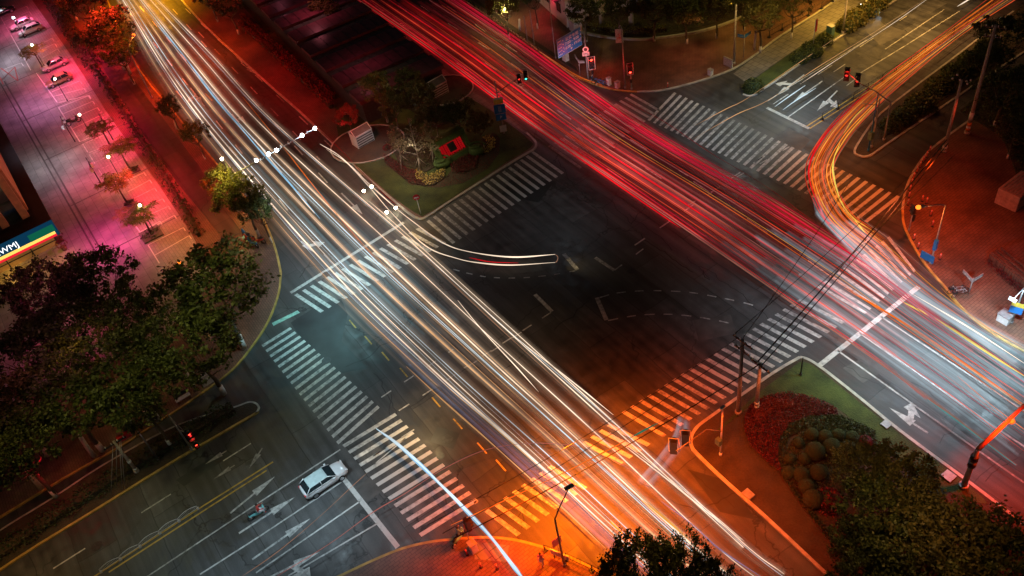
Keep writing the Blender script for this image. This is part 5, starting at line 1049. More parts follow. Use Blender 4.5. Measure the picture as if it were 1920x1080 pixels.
# right-hand low building with ledge and canopy
r0 = W(1856, 476, 1.2); r1 = W(1940, 545, 1.2); d1 = (r1 - r0); d1.z = 0; d1.normalize(); d2 = Vector((-d1.y, d1.x, 0)); d2 = d2 if d2.x > 0 else -d2; p0 = Vector((r0.x, r0.y, 0)); an = math.atan2(d1.y, d1.x)
o = empty('corner_building', p0, 0, 'low brick building with a pale roof at the right edge', 'building')
MB().prism([p0, p0 + d1 * 26, p0 + d1 * 26 + d2 * 20, p0 + d2 * 12 - d1 * 0, ], KH, 1.2).build('terrace', 'corner_paving', o)
w0 = p0 + d2 * 1.8 + d1 * 1.5
for k in range(3): MB().box(p0 + d1 * 13 + d2 * (.25 + k * .5) + UP * (1.3 + k * .12), (26, .2, .12), an).build('ledge', 'brick_paving', o)
MB().prism([w0 + d2 * .8, w0 + d1 * 24 + d2 * .8, w0 + d1 * 24 + d2 * 14, w0 + d2 * 9], 1.2, 4.2).build('wall', 'brick_paving', o)
MB().prism([w0 + d2 * .6, w0 + d1 * 24 + d2 * .6, w0 + d1 * 24 + d2 * 14, w0 + d2 * 9.3], 4.2, 4.4).build('roof', 'pink_wall', o); MB().box(w0 + d2 * 5 + UP * 4.55 + d1 * .1, (.25, 8.2, .35), an).build('parapet', 'shaft_white', o)
for k, (px, py) in enumerate(((1887, 497), (1900, 512), (1915, 523))):
    q = W(px, py, .14); m = MB()
    q = W(1868 + k * 22, 510 + k * 19, KH); r = random.Random(k)
    for j in range(240): leafquad(m, q + d1 * r.uniform(-1.6, 1.6) + d2 * r.uniform(-.3, .3) + UP * r.uniform(.1, .7), .16, r)
    tag(m.build('bush', 'leaf_maroon'), ['flowering shrub at the upper end of the low building wall', 'flowering shrub midway along the low building wall', 'flowering shrub at the lower end of the low building wall'][k], 'bush', 'flowering shrubs at the wall')
b = W(1905, 372, KH); o = empty('louvred_box', b, 0, 'pinkish louvred air vent block at the right edge', 'vent'); MB().box(b + UP * 1., (4.2, 2.4, 2.), angB).build('body', 'louvre', o); m = MB()
for k in range(7): m.box(b + UP * (.3 + k * .26) - dA * 1.22, (4., .06, .1), angB); m.box(b + UP * 2.04 + dA * (k * .32 - 1), (4., .12, .08), angB)
m.build('louvres', 'kerb_stone', o)

# ================================================================== VEHICLES
def car(name, L, Wd, Hc, body, label, cat, loc, rz, roof=None, group=None, suv=False, lit=None):
    """x forward. Lofted body, glass cabin, separate roof, four wheels, lamps"""
    o = empty(name, (0, 0, 0), local=True); tag(o, label, cat, group); hw = Wd / 2
    sec = [(-.5, .62, .42, .70), (-.485, .86, .30, .86), (-.40, .96, .24, .93), (-.25, 1, .22, .95), (0, 1, .22, .93), (.18, 1, .22, .90), (.30, .98, .22, .86), (.42, .92, .24, .78), (.485, .80, .28, .66), (.5, .60, .36, .56)]
    k = 1.15 if suv else 1.; m = MB(); n = 14; ring = []
    for x, w, z0, z1 in sec:
        z1 *= k; pts = []
        for a in range(n):
            t = 2 * math.pi * a / n; cx, cy = math.cos(t), math.sin(t); e = .45
            y = math.copysign(abs(cx) ** e, cx) * hw * w; z = (z0 + z1) / 2 + math.copysign(abs(cy) ** e, cy) * (z1 - z0) / 2
            if cy > .3: y *= .93
            pts.append((x * L, y, z))
        ring.append(pts)
    vs = [p for r_ in ring for p in r_]; fs = [(i * n + a, i * n + (a + 1) % n, (i + 1) * n + (a + 1) % n, (i + 1) * n + a) for i in range(len(ring) - 1) for a in range(n)]
    fs += [tuple(range(n - 1, -1, -1)), tuple((len(ring) - 1) * n + a for a in range(n))]; m.add(vs, fs, True); m.build('body', body, o)
    zb = .90 * k; tail = -.40 if suv else -.34
    lo = [(tail - .04, .90), (-.1, .93), (.22, .91)]; A0, A1, B0, B1 = tail - .05, .24, tail + .06, .08
    def quad(x0, x1, wl, wh, zl, zh): pass
    gl = MB(); P = lambda x, y, z: (x * L, y * hw, z); wt = .74
    b8 = [P(A0, -.9, zb), P(A1, -.9, zb), P(A1, .9, zb), P(A0, .9, zb), P(B0, -wt, Hc - .03), P(B1, -wt, Hc - .03), P(B1, wt, Hc - .03), P(B0, wt, Hc - .03)]
    gl.add(b8, [(0, 1, 5, 4), (1, 2, 6, 5), (2, 3, 7, 6), (3, 0, 4, 7)]); gl.build('window', 'car_glass', o)
    rf = MB(); rf.add([P(B0, -wt - .02, Hc - .05), P(B1, -wt - .02, Hc - .05), P(B1, wt + .02, Hc - .05), P(B0, wt + .02, Hc - .05), P(B0 + .03, -wt + .1, Hc + .02), P(B1 - .03, -wt + .1, Hc + .02), P(B1 - .03, wt - .1, Hc + .02), P(B0 + .03, wt - .1, Hc + .02)],
                      [(4, 5, 6, 7), (0, 1, 5, 4), (1, 2, 6, 5), (2, 3, 7, 6), (3, 0, 4, 7)]); rf.build('roof', roof or body, o)
    pl = MB()
    for s in (-1, 1):
        for (xa, xb) in ((A0, B0), (A1, B1)): pl.tube([P(xa, .9 * s, zb), P(xb, wt * s, Hc - .03)], .04, 5)
        pl.tube([P(-.1, .91 * s, zb), P(-.1, (wt + .02) * s, Hc - .03)], .04, 5); pl.tube([P(A0, .92 * s, zb), P(A1, .92 * s, zb)], .03, 5)
    pl.build('pillars', body, o)
    for s in (-1, 1):
        MB().box((.17 * L, s * (hw + .08), .95 * k), (.18, .2, .13)).build('mirror', body, o)
        MB().ball((.485 * L, s * hw * .66, .62 * k), .15, 8, 6, sq=(.6, 1.2, .6)).build('headlight', 'head_lit' if lit == 'front' else 'cabinet_white', o)
        MB().ball((-.488 * L, s * hw * .68, .74 * k), .14, 8, 6, sq=(.5, 1.3, .8)).build('tail_light', 'sign_red', o)
        for x in (-.3, .31):
            w = MB().tube([Vector((x * L, s * (hw - .2), .33)), Vector((x * L, s * (hw + .02), .33))], .33, 18).build('wheel', 'tyre', o); MB().tube([Vector((x * L, s * (hw + .02), .33)), Vector((x * L, s * (hw + .045), .33))], .21, 12).build('rim', 'rim', w)
    MB().box((-.497 * L, 0, .55), (.03, .5, .14)).build('number_plate', 'sign_white', o)
    o.matrix_basis = Matrix.Translation(loc) @ Matrix.Rotation(rz, 4, 'Z'); del o['_local']; return o
p = W(608, 901, .4); car('waiting_car', 4.5, 1.82, 1.5, 'car_white', 'white hatchback waiting at the stop line of the cross street', 'car', (p.x, p.y, 0), angB, 'car_roof_teal', suv=True)
zc = KH + .03
for px, py, body, lb, fl, suv in ((42, 46, 'car_white', 'upper one of the two white cars parked side by side', math.pi, False), (57, 57, 'car_white', 'lower one of the two white cars parked side by side', math.pi, True), (103, 122, 'car_silver', 'pale silver car parked above the golden brown one', math.pi, False), (111, 151, 'car_gold', 'golden brown car parked under a courtyard lamp', math.pi, False), (6, 22, 'car_dark', 'dark car cut by the upper left picture corner', 0, False)):
    q = W(px, py, .6); car('parked_car', 4.5, 1.8, 1.45, body, lb, 'car', (q.x, q.y, zc), angB + fl, group='cars parked in the pink court', suv=suv)
q = W(1640, 0, .6); car('arriving_car', 4.5, 1.8, 1.45, 'car_white', 'white car with glaring headlights at the top of the yellow street', 'car', (q.x, q.y, 0), angB + math.pi, lit='front')
# motorcycle / scooters / bicycles
def two_wheeler(name, px, py, rz, body, lb, cat, group=None, scoot=True, z=0., sc=1.):
    q = W(px, py, z + .4); o = empty(name, (0, 0, 0), local=True); tag(o, lb, cat, group)
    for x, nm in ((-.62, 'wheel'), (.62, 'wheel')):
        w = MB(); c = Vector((x, 0, .3)); w.tube([c + Vector((math.cos(a * .3927), 0, math.sin(a * .3927))) * .27 for a in range(17)], .05 if scoot else .025, 6, cap=False); w.build(nm, 'tyre', o)
        h = MB().tube([c - Vector((0, .05, 0)), c + Vector((0, .05, 0))], .06, 8); h.build('hub', 'rim', o)
    if scoot:
        b = MB(); b.tube([Vector((-.75, 0, .62)), Vector((-.35, 0, .6)), Vector((-.12, 0, .4)), Vector((.2, 0, .33)), Vector((.45, 0, .45)), Vector((.55, 0, .9))], [.1, .19, .17, .15, .16, .09], 10); b.build('body', body, o)
        MB().tube([Vector((-.7, 0, .78)), Vector((-.15, 0, .76))], [.11, .13], 8).build('seat', 'black_plastic', o)
    else:
        b = MB()
        for p1, p2 in (((-.62, .3), (-.2, .3)), ((-.62, .3), (-.3, .75)), ((-.2, .3), (-.32, .8)), ((-.2, .3), (.45, .72)), ((-.3, .72), (.45, .78)), ((.62, .3), (.45, .85))): b.tube([Vector((p1[0], 0, p1[1])), Vector((p2[0], 0, p2[1]))], .025, 6)
        b.build('frame', body, o); MB().ball((-.32, 0, .86), .12, 8, 5, sq=(1.4, .7, .4)).build('seat', 'black_plastic', o); MB().box((.62, 0, .72), (.35, .3, .22)).build('basket', 'dark_steel', o)
    MB().tube([Vector((.62, 0, .3)), Vector((.5, 0, .98))], .03, 6).build('fork', 'steel', o); MB().tube([Vector((.42, -.33, 1.05)), Vector((.5, 0, .98)), Vector((.42, .33, 1.05))], .02, 6).build('handlebar', 'dark_steel', o)
    o.matrix_basis = Matrix.Translation((q.x, q.y, z)) @ Matrix.Rotation(rz, 4, 'Z') @ Matrix.Scale(sc, 4); del o['_local']; return o
two_wheeler('motorcycle', 138, 228, angB, 'car_dark', 'dark motorcycle parked in a bay beside the court lamp', 'motorcycle', z=zc, sc=1.3)
for px, py, rz, lb in ((1116, 152, .3, 'blue share bicycle nearest the red traffic light post'), (1122, 154, .6, 'blue share bicycle in the middle of the corner group'), (1128, 157, .9, 'blue share bicycle nearest the small white cabinet'), (1796, 544, 1.0, 'grey bicycle at the kerb left of the grey street name sign'), (1801, 549, 1.3, 'second grey bicycle at the kerb by the street name sign')):
    two_wheeler('bicycle', px, py, angA + rz, 'bike_blue' if px < 1200 else 'steel', lb, 'bicycle', 'bicycles parked at kerbs', False, KH, 1.15)
for k, (px, py, rz) in enumerate(((462, 440, .2), (468, 448, .5), (474, 456, .3), (483, 452, .8))):
    two_wheeler('scooter', px, py, angA + rz, ('bike_blue', 'cone_red', 'bike_blue', 'cone_red')[k], ['blue scooter under the trees by the double yellow kerb, topmost', 'red scooter between the blue ones near the double yellow kerb', 'lower blue scooter in the group by the double yellow kerb', 'red scooter closest to the double yellow kerb'][k], 'scooter', 'scooters parked under the avenue trees', True, KH, 1.2)

# ================================================================== PEOPLE
def person(px, py, z, rz, pose, top, legs, lb, seat=0., s=1.0, skin_top=None):
    """one continuous skinned body in clothing colours, head with face and hair, hands with fingers"""
    q = W(px, py, z + .9); o = empty('person', (0, 0, 0), local=True); tag(o, lb, 'person')
    V = {}; E = []; Rr = {}
    def v(n, x, y, zz, r): V[n] = (x, y, zz); Rr[n] = r
    def e(*n): E.extend(zip(n[:-1], n[1:]))
    if pose == 'walk': hip = .92; J = dict(kl=(.12, .10, .50), al=(.22, .10, .10), kr=(.08, -.10, .50), ar=(-.25, -.10, .14), el=(-.08, .25, 1.12), wl=(.06, .26, .88), er=(.02, -.26, 1.12), wr=(.2, -.26, .9), ch=(.02, 0, 1.32))
    else: hip = .86; J = dict(kl=(.38, .16, .78), al=(.34, .15, .38), kr=(.38, -.16, .78), ar=(.34, -.15, .38), el=(.18, .27, 1.12), wl=(.48, .28, 1.08), er=(.18, -.27, 1.12), wr=(.48, -.28, 1.08), ch=(.08, 0, 1.27))
    v('hip', 0, 0, hip, .145); v('waist', .02, 0, hip + .2, .125); cx, _, cz = J['ch']; v('chest', cx, 0, cz, .15); v('neck', cx + .02, 0, cz + .16, .065); v('nk2', cx + .04, 0, cz + .23, .06); e('hip', 'waist', 'chest', 'neck', 'nk2')
    for sd, sg in (('l', 1), ('r', -1)):
        v('h' + sd, 0, .1 * sg, hip - .04, .105); v('k' + sd, *J['k' + sd], .07); v('a' + sd, *J['a' + sd], .045); fx, fy, fz = J['a' + sd]; v('t' + sd, fx + .17, fy, fz - .05, .035); e('hip', 'h' + sd, 'k' + sd, 'a' + sd, 't' + sd)
        v('s' + sd, cx, .18 * sg, cz + .09, .065); v('e' + sd, *J['e' + sd], .045); v('w' + sd, *J['w' + sd], .032); e('chest', 's' + sd, 'e' + sd, 'w' + sd)
    names = list(V); me = bpy.data.meshes.new('body'); me.from_pydata([V[n] for n in names], [(names.index(a), names.index(b)) for a, b in E], []); b = bpy.data.objects.new('body', me); C.objects.link(b); b.parent = o
    me.materials.append(MATS[top]); sk = b.modifiers.new('skin', 'SKIN'); b.modifiers.new('sub', 'SUBSURF').render_levels = 1
    b.modifiers['sub'].levels = 1
    if not me.skin_vertices: me.attributes  # layer is created with the modifier
    for i, n in enumerate(names):
        if me.skin_vertices: me.skin_vertices[0].data[i].radius = (Rr[n], Rr[n])
    if me.skin_vertices: me.skin_vertices[0].data[0].use_root = True
    tr = MB()
    for sd in 'lr': tr.tube([V['h' + sd], V['k' + sd], V['a' + sd]], [.125, .09, .065], 10)
    tr.tube([(V['hip'][0], -.09, hip), (V['hip'][0], .09, hip)], .15, 12); tr.build('trousers', legs, o)
    hx, hz_ = cx + .06, cz + .36; hd = MB().ball((hx, 0, hz_), .105, 16, 12, sq=(1., .82, 1.2)).build('head', 'skin', o)
    MB().ball((hx - .018, 0, hz_ + .035), .113, 14, 9, sq=(1., .9, 1.05)).build('hair', 'hair', o)
    f = MB(); f.ball((hx + .105, 0, hz_ - .01), .02, 6, 5, sq=(1, .7, 1.3)); f.build('nose', 'skin', hd)
    for sg in (-1, 1): MB().ball((hx + .095, sg * .035, hz_ + .012), .012, 6, 5).build('eye', 'hair', hd); MB().ball((hx, sg * .088, hz_), .025, 6, 5, sq=(.6, .4, 1.2)).build('ear', 'skin', hd)
    MB().box((hx + .1, 0, hz_ - .055), (.01, .045, .008)).build('mouth', 'sign_red', hd)
    for sd, sg in (('l', 1), ('r', -1)):
        w = Vector(V['w' + sd]); d = (w - Vector(V['e' + sd])).normalized(); h = MB().ball(w + d * .05, .045, 8, 6, sq=(1, .7, .8))
        for k in range(4): p_ = w + d * .08 + Vector((0, (k - 1.5) * .02, 0)); h.tube([p_, p_ + d * .045, p_ + d * .06 - Vector((0, 0, .03 + .004 * k))], [.011, .01, .008], 5)
        h.tube([w + d * .03 - Vector((0, .03 * sg, 0)), w + d * .075 - Vector((0, .055 * sg, 0))], [.013, .01], 5); h.build('hand', 'skin', o)
    o.matrix_basis = Matrix.Translation((q.x, q.y, z)) @ Matrix.Rotation(rz, 4, 'Z') @ Matrix.Scale(s, 4); del o['_local']; return o
two_wheeler('scooter', 484, 962, angB, 'cloth_teal', 'teal scooter ridden up the lane behind the waiting white car', 'scooter', sc=1.15); person(484, 958, 0, angB, 'sit', 'cloth_red', 'cloth_white', 'person in a red top and pale trousers riding behind the waiting white car', s=1.1)
two_wheeler('scooter', 860, 1008, angB + .4, 'cloth_teal', 'teal scooter stopped at the south corner kerb', 'scooter', sc=1.15); person(859, 1002, 0, angB + .4, 'sit', 'cloth_teal', 'cloth_dark', 'person in teal sitting on a scooter at the south corner', s=1.1)
person(1014, 1046, KH, angA + 2.6, 'walk', 'cloth_pink', 'cloth_white', 'person in a pink top and white trousers walking on the bottom corner')
# ================================================================== LIGHT TRAILS
# threads of light hanging at lamp height above the lanes, each an emissive tube put in for a passing lamp's streak
def tglow(name, col, s, add=.0):
    m = glow(name, col, s); T = m.node_tree; g_ = T.nodes.new('ShaderNodeNewGeometry'); n_ = T.nodes.new('ShaderNodeTexNoise'); n_.inputs['Scale'].default_value = .09; n_.inputs['Detail'].default_value = 5
    r_ = T.nodes.new('ShaderNodeMapRange'); r_.inputs[1].default_value = .32; r_.inputs[2].default_value = .68; r_.inputs[3].default_value = .35 * s; r_.inputs[4].default_value = 1.2 * s
    T.links.new(g_.outputs['Position'], n_.inputs['Vector']); T.links.new(n_.outputs[0], r_.inputs[0]); T.links.new(r_.outputs[0], [n for n in T.nodes if n.type == 'EMISSION'][0].inputs[1])
    if add:
        t = m.node_tree; e = [n for n in t.nodes if n.type == 'EMISSION'][0]; o = [n for n in t.nodes if n.type == 'OUTPUT_MATERIAL'][0]
        tr = t.nodes.new('ShaderNodeBsdfTransparent'); a = t.nodes.new('ShaderNodeAddShader'); t.links.new(e.outputs[0], a.inputs[0]); t.links.new(tr.outputs[0], a.inputs[1]); t.links.new(a.outputs[0], o.inputs[0])
    return m
for n, c, s in (('t_white', (1, .78, .58), 1.5), ('t_warm', (1, .52, .22), 1.), ('t_cool', (.72, .90, 1), 1.2), ('t_dimw', (1, .48, .27), .42), ('t_blue', (.35, .70, 1), .9), ('t_violet', (.6, .5, .95), .5), ('t_red', (1, .01, .018), .9), ('t_redo', (1, .09, .035), .9), ('t_pink', (.9, .015, .07), .75),
                ('t_salmon', (1, .30, .24), .5), ('t_orange', (1, .19, .02), .95), ('t_amber', (1, .42, .06), 1.05), ('t_dimred', (.7, .01, .015), .35), ('t_teal', (.2, .75, .75), .5), ('t_green', (.02, .45, .30), .5), ('t_yellow', (1, .75, .12), 1.0)): tglow(n, c, s)
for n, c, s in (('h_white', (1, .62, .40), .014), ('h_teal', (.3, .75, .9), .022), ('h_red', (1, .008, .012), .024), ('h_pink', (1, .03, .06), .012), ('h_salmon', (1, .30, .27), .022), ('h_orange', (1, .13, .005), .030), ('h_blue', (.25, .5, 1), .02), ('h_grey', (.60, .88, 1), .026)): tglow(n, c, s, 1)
def st_poly(stations, us, z):
    n = len(stations); P = []
    for (L, R), u in zip(stations, us): P.append(W(*L, z).lerp(W(*R, z), u))
    return P
def cut(P, a, b):
    n = len(P) - 1; i0, i1 = a * n, b * n; out = []
    k = int(i0); out.append(P[k].lerp(P[min(k + 1, n)], i0 - k)); out += [P[j] for j in range(k + 1, int(i1) + 1)]
    if i1 < n and i1 - int(i1) > 1e-3: out.append(P[int(i1)].lerp(P[int(i1) + 1], i1 - int(i1)))
    return out
def trail(P, r, mt, label, group, k=7):
    Q = smooth(P, k); n = len(Q); rr = [r * min(1, .25 + min(i, n - 1 - i) / 5) * (1 + .3 * math.sin(i * .37 + r * 900)) for i in range(n)]
    return tag(MB().tube(Q, rr, 6).build('light_trail', mt), label, 'light trail', group)
ORD = 'leftmost second third fourth fifth sixth seventh eighth ninth tenth eleventh twelfth thirteenth fourteenth fifteenth sixteenth'.split()
QS = [((212, -8), (294, -6)), ((292, 140), (400, 100)), ((385, 272), (515, 222)), ((590, 519), (748, 424)), ((776, 702), (955, 612)), ((962, 868), (1162, 800)), ((1145, 1036), (1385, 1008)), ((1250, 1130), (1500, 1095))]
r = random.Random(11)
def jit(u, a, n=8, keep=.0):
    d = 0; o = []
    for i in range(n): d += r.uniform(-a, a); o.append(u + d)
    return o
main = [(.07, 't_warm', .035, 0, .6), (.17, 't_white', .10, 0, 1), (.205, 't_white', .045, 0, 1), (.31, 't_cool', .05, 0, 1), (.41, 't_warm', .085, 0, 1), (.445, 't_warm', .04, .1, .98), (.56, 't_cool', .06, 0, 1), (.63, 't_white', .085, 0, 1), (.665, 't_warm', .04, 0, 1), (.80, 't_white', .06, 0, 1), (.94, 't_white', .06, 0, .86), (1.0, 't_white', .05, .4, .97)]
tglow('halo_warm', (1, .72, .48), .022, 1); tglow('halo_red', (1, .02, .03), .016, 1)  # bloom put in as wide faint emissive tubes round the bright trails
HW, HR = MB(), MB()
for i, (u, m, rad, a, b) in enumerate(main):
    P = st_poly(QS, jit(u, .010), .75); nm = {'t_white': 'bright white', 't_warm': 'warm yellowish', 't_cool': 'bluish white'}[m]
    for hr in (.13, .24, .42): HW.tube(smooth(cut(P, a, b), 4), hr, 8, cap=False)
    trail(cut(P, a, b), rad * .72, m, '%s headlight trail, %s from the left where the avenue stop line is crossed' % (nm, ORD[i]), 'bright headlight trails of the avenue')
for k in range(18):
    u = r.uniform(.1, 1.0); m = r.choice(('t_dimw', 't_warm', 't_warm', 't_cool', 't_dimw', 't_dimw', 't_violet', 't_dimw')); P = st_poly(QS, jit(u, .03), r.uniform(.5, 1.1)); a = r.choice((0, 0, 0, r.uniform(.3, .6))); b = r.choice((1, 1, r.uniform(.7, 1)))
    trail(cut(P, a, b), r.uniform(.010, .020), m, 'thin headlight trail among the brighter streaks of the avenue', 'thin headlight trails of the avenue')
# lorry's blue marker streak
trail(PW([(300, 52), (345, 105), (400, 180), (445, 232), (490, 285), (540, 340), (600, 410)], 1.6), .10, 't_blue', 'broad blue streak down the middle of the avenue', 'single coloured trails')
for P, rad, m, lb in (
    (PW([(762, 687), (830, 750), (900, 812), (960, 866), (1060, 957), (1135, 1028)], .7), .06, 't_warm', 'separate warm trail left of all others, from the dashes to the bottom trees'),
    (PW([(785, 672), (850, 735), (920, 795), (1000, 865), (1080, 935)], .7), .05, 't_warm', 'short warm trail starting above the dashed lines beside the separate one'),
    (PW([(1140, 812), (1240, 890), (1320, 955), (1390, 1012)], .7), .06, 't_white', 'white trail ending abruptly before the south-east crossing road'),
    (PW([(1143, 810), (1243, 887), (1325, 955), (1395, 1014)], .8), .03, 't_white', 'thin white twin beside the abruptly ending trail'),
    (PW([(878, 552), (960, 627), (1060, 705), (1150, 778)], .7), .05, 't_white', 'rightmost warm white trail rimming the dark middle of the junction'),
    (PW([(858, 563), (905, 620), (970, 690), (1010, 735)], .7), .045, 't_white', 'white trail starting beside the faded zebra bars, crossing its neighbours'),
    (PW([(1240, 940), (1300, 985), (1350, 1030), (1440, 1090)], .9), .045, 't_violet', 'violet trail running into the bottom edge'),
    (PW([(1205, 938), (1250, 975), (1290, 1010)], .9), .09, 't_amber', 'short amber bar among the white trails near the bottom trees'),
    (PW([(455, 182), (520, 262), (585, 345), (640, 412), (700, 480)], .8), .045, 't_orange', 'orange trail left of the white ones below the gantry'),
    (PW([(478, 262), (520, 315), (560, 365), (590, 400)], .8), .07, 't_white', 'thick short white streak just below the left gantry light'),
    (PW([(612, 280), (650, 305), (692, 350), (735, 400), (798, 461), (855, 484), (900, 493), (960, 497), (1041, 492)], .65), .06, 't_white', 'lower one of the two curved headlight trails turning into the dark centre'),
    (PW([(600, 270), (640, 295), (692, 345), (740, 388), (775, 416), (830, 455), (880, 472), (960, 482), (1041, 477)], .65), .065, 't_white', 'upper one of the two curved headlight trails turning into the dark centre'),
    (PW([(880, 483), (920, 491), (972, 493)], .8), .05, 't_red', 'short red tail light trail between the two curved white ones'),
    (PW([(1041, 477), (1046, 482), (1044, 490), (1041, 492)], .65), .03, 't_dimw', 'small end loop closing the two curved white trails'),
    (PW([(600, 245), (640, 282), (700, 345), (755, 395)], .25), .05, 't_dimred', 'dull red streak along the park kerb beside the curved trails'),
    (PW([(705, 803), (745, 832), (790, 872), (830, 912), (870, 952), (915, 1000), (950, 1045), (985, 1090)], 1.0), .11, 't_cool', 'thick blue white trail curving over the striped crossing to the bottom'),
    (PW([(706, 804), (746, 834), (791, 874), (831, 914), (871, 954), (916, 1002), (951, 1047), (986, 1092)], .85), .15, 't_blue', 'blue rim of the thick curving trail over the striped crossing'),
    (PW([(520, 1080), (620, 1018), (700, 960), (760, 925), (830, 880), (900, 847), (960, 834), (1020, 831), (1085, 838), (1140, 858), (1200, 890)], .9), .03, 't_salmon', 'thin pink trail arching from the bottom lanes over the striped crossing'),
    (PW([(440, 1090), (520, 1035), (600, 968), (660, 912), (690, 885)], .8), .02, 't_dimw', 'faint orange trail between the lane arrows'),
    (PW([(845, 985), (960, 932), (1060, 885), (1155, 836), (1180, 822)], 2.6), .05, 't_orange', 'raised orange trail slanting over the bottom zebra bars'),
    (PW([(1180, 822), (1215, 803), (1240, 790)], 2.6), .07, 't_green', 'green end of the raised slanting trail'), (PW([(1240, 790), (1252, 783), (1262, 778)], 2.6), .05, 't_dimred', 'red tip of the raised slanting trail')):
    trail(P, rad, m, lb, 'single coloured trails')
for px, py, lb in ((697, 350, 'round white headlight spot on the upper curved trail'), (682, 358, 'round white headlight spot on the lower curved trail'), (742, 390, 'headlight spot near the park kerb tip'), (725, 398, 'headlight spot left of the one near the kerb tip')):
    q = W(px, py, .7); o = MB().ball(q, .2, 12, 8).build('headlight_spot', 'lamp_warm'); tag(o, lb, 'headlight', 'paused headlights on the curved trails')
# right carriageway
RS = [((668, -2), (870, -4)), ((820, 104), (985, 72)), ((955, 205), (1102, 158)), ((1047, 270), (1245, 255)), ((1230, 395), (1440, 366)), ((1440, 540), (1640, 492)), ((1590, 642), (1750, 575)), ((1740, 750), (1860, 650)), ((1905, 875), (2000, 745))]
mr = [(.0, 't_red', .11, 0, .53), (.02, 't_salmon', .075, .2, 1), (.05, 't_red', .06, 0, .55), (.13, 't_redo', .05, 0, .60), (.22, 't_redo', .09, 0, .8), (.30, 't_red', .12, 0, .6), (.37, 't_salmon', .07, .2, 1), (.44, 't_red', .06, 0, .7), (.56, 't_orange', .04, .1, 1), (.60, 't_amber', .03, .2, 1), (.66, 't_salmon', .04, 0, 1), (.74, 't_dimred', .06, 0, .9), (.82, 't_pink', .05, 0, .86), (.88, 't_pink', .11, 0, .80), (.93, 't_pink', .07, 0, .78), (1.0, 't_pink', .04, .3, .7)]
for i, (u, m, rad, a, b) in enumerate(mr):
    P = st_poly(RS, [u + r.uniform(-.008, .008) for _ in RS], .85); nm = {'t_red': 'strong red', 't_redo': 'orange red', 't_salmon': 'pale salmon', 't_orange': 'orange', 't_amber': 'thin amber', 't_dimred': 'dull red', 't_pink': 'pinkish red'}[m]
    if m in ('t_red', 't_redo', 't_pink'):
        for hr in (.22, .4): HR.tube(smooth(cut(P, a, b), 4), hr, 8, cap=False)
    trail(cut(P, a, b), rad * .62, m, '%s tail light trail, %s from the park side of the red carriageway' % (nm, ORD[i] if i else 'first'), 'strong tail light trails of the right carriageway')
for k in range(24):
    u = r.choice((r.uniform(0, .1), r.uniform(.15, .5), r.uniform(.1, 1.02), r.uniform(.78, 1.0))); m = r.choice(('t_dimred', 't_dimred', 't_red', 't_salmon', 't_pink', 't_redo', 't_dimw')); P = st_poly(RS, [u + r.uniform(-.012, .012) for _ in RS], r.uniform(.5, 1.2)); a = r.choice((0, 0, r.uniform(0, .4))); b = r.choice((1, r.uniform(.5, .9)))
    trail(cut(P, a, b), r.uniform(.012, .035), m, 'thin tail light trail among the strong red ones of the right carriageway', 'thin tail light trails of the right carriageway')
# bend from the upper right street
ES = [((1878, -22), (1935, -20)), ((1772, 58), (1810, 62)), ((1660, 142), (1700, 150)), ((1590, 200), (1640, 206)), ((1536, 262), (1590, 262)), ((1510, 325), (1562, 325)), ((1540, 408), (1596, 395)), ((1612, 478), (1680, 460)), ((1700, 545), (1765, 535)), ((1800, 612), (1850, 605)), ((1935, 705), (1960, 665))]
me_ = [(.02, 't_redo', .06, 0, .72), (.10, 't_red', .10, .25, .62), (.2, 't_orange', .07, 0, .75), (.32, 't_amber', .05, .1, .8), (.45, 't_orange', .04, 0, .9), (.6, 't_redo', .05, 0, .7), (.75, 't_orange', .05, .1, .75), (.88, 't_amber', .06, .25, .66), (.97, 't_redo', .05, 0, .65)]
for i, (u, m, rad, a, b) in enumerate(me_):
    P = st_poly(ES, [u + r.uniform(-.03, .03) for _ in ES], .85); nm = {'t_red': 'strong red', 't_redo': 'orange red', 't_orange': 'orange', 't_amber': 'amber'}[m]
    trail(cut(P, a, b), rad, m, '%s trail, %s from the outer side of the bend on the right' % (nm, ORD[i] if i else 'first'), 'strong trails round the right bend')
for k in range(20):
    u = r.uniform(-.02, 1.02); m = r.choice(('t_orange', 't_redo', 't_dimred', 't_amber', 't_dimw')); P = st_poly(ES, [u + r.uniform(-.05, .05) for _ in ES], r.uniform(.5, 1.3)); a = r.choice((0, r.uniform(.2, .4))); b = r.uniform(.6, 1)
    trail(cut(P, a, b), r.uniform(.012, .03), m, 'thin orange trail among the strong ones round the right bend', 'thin trails round the right bend')
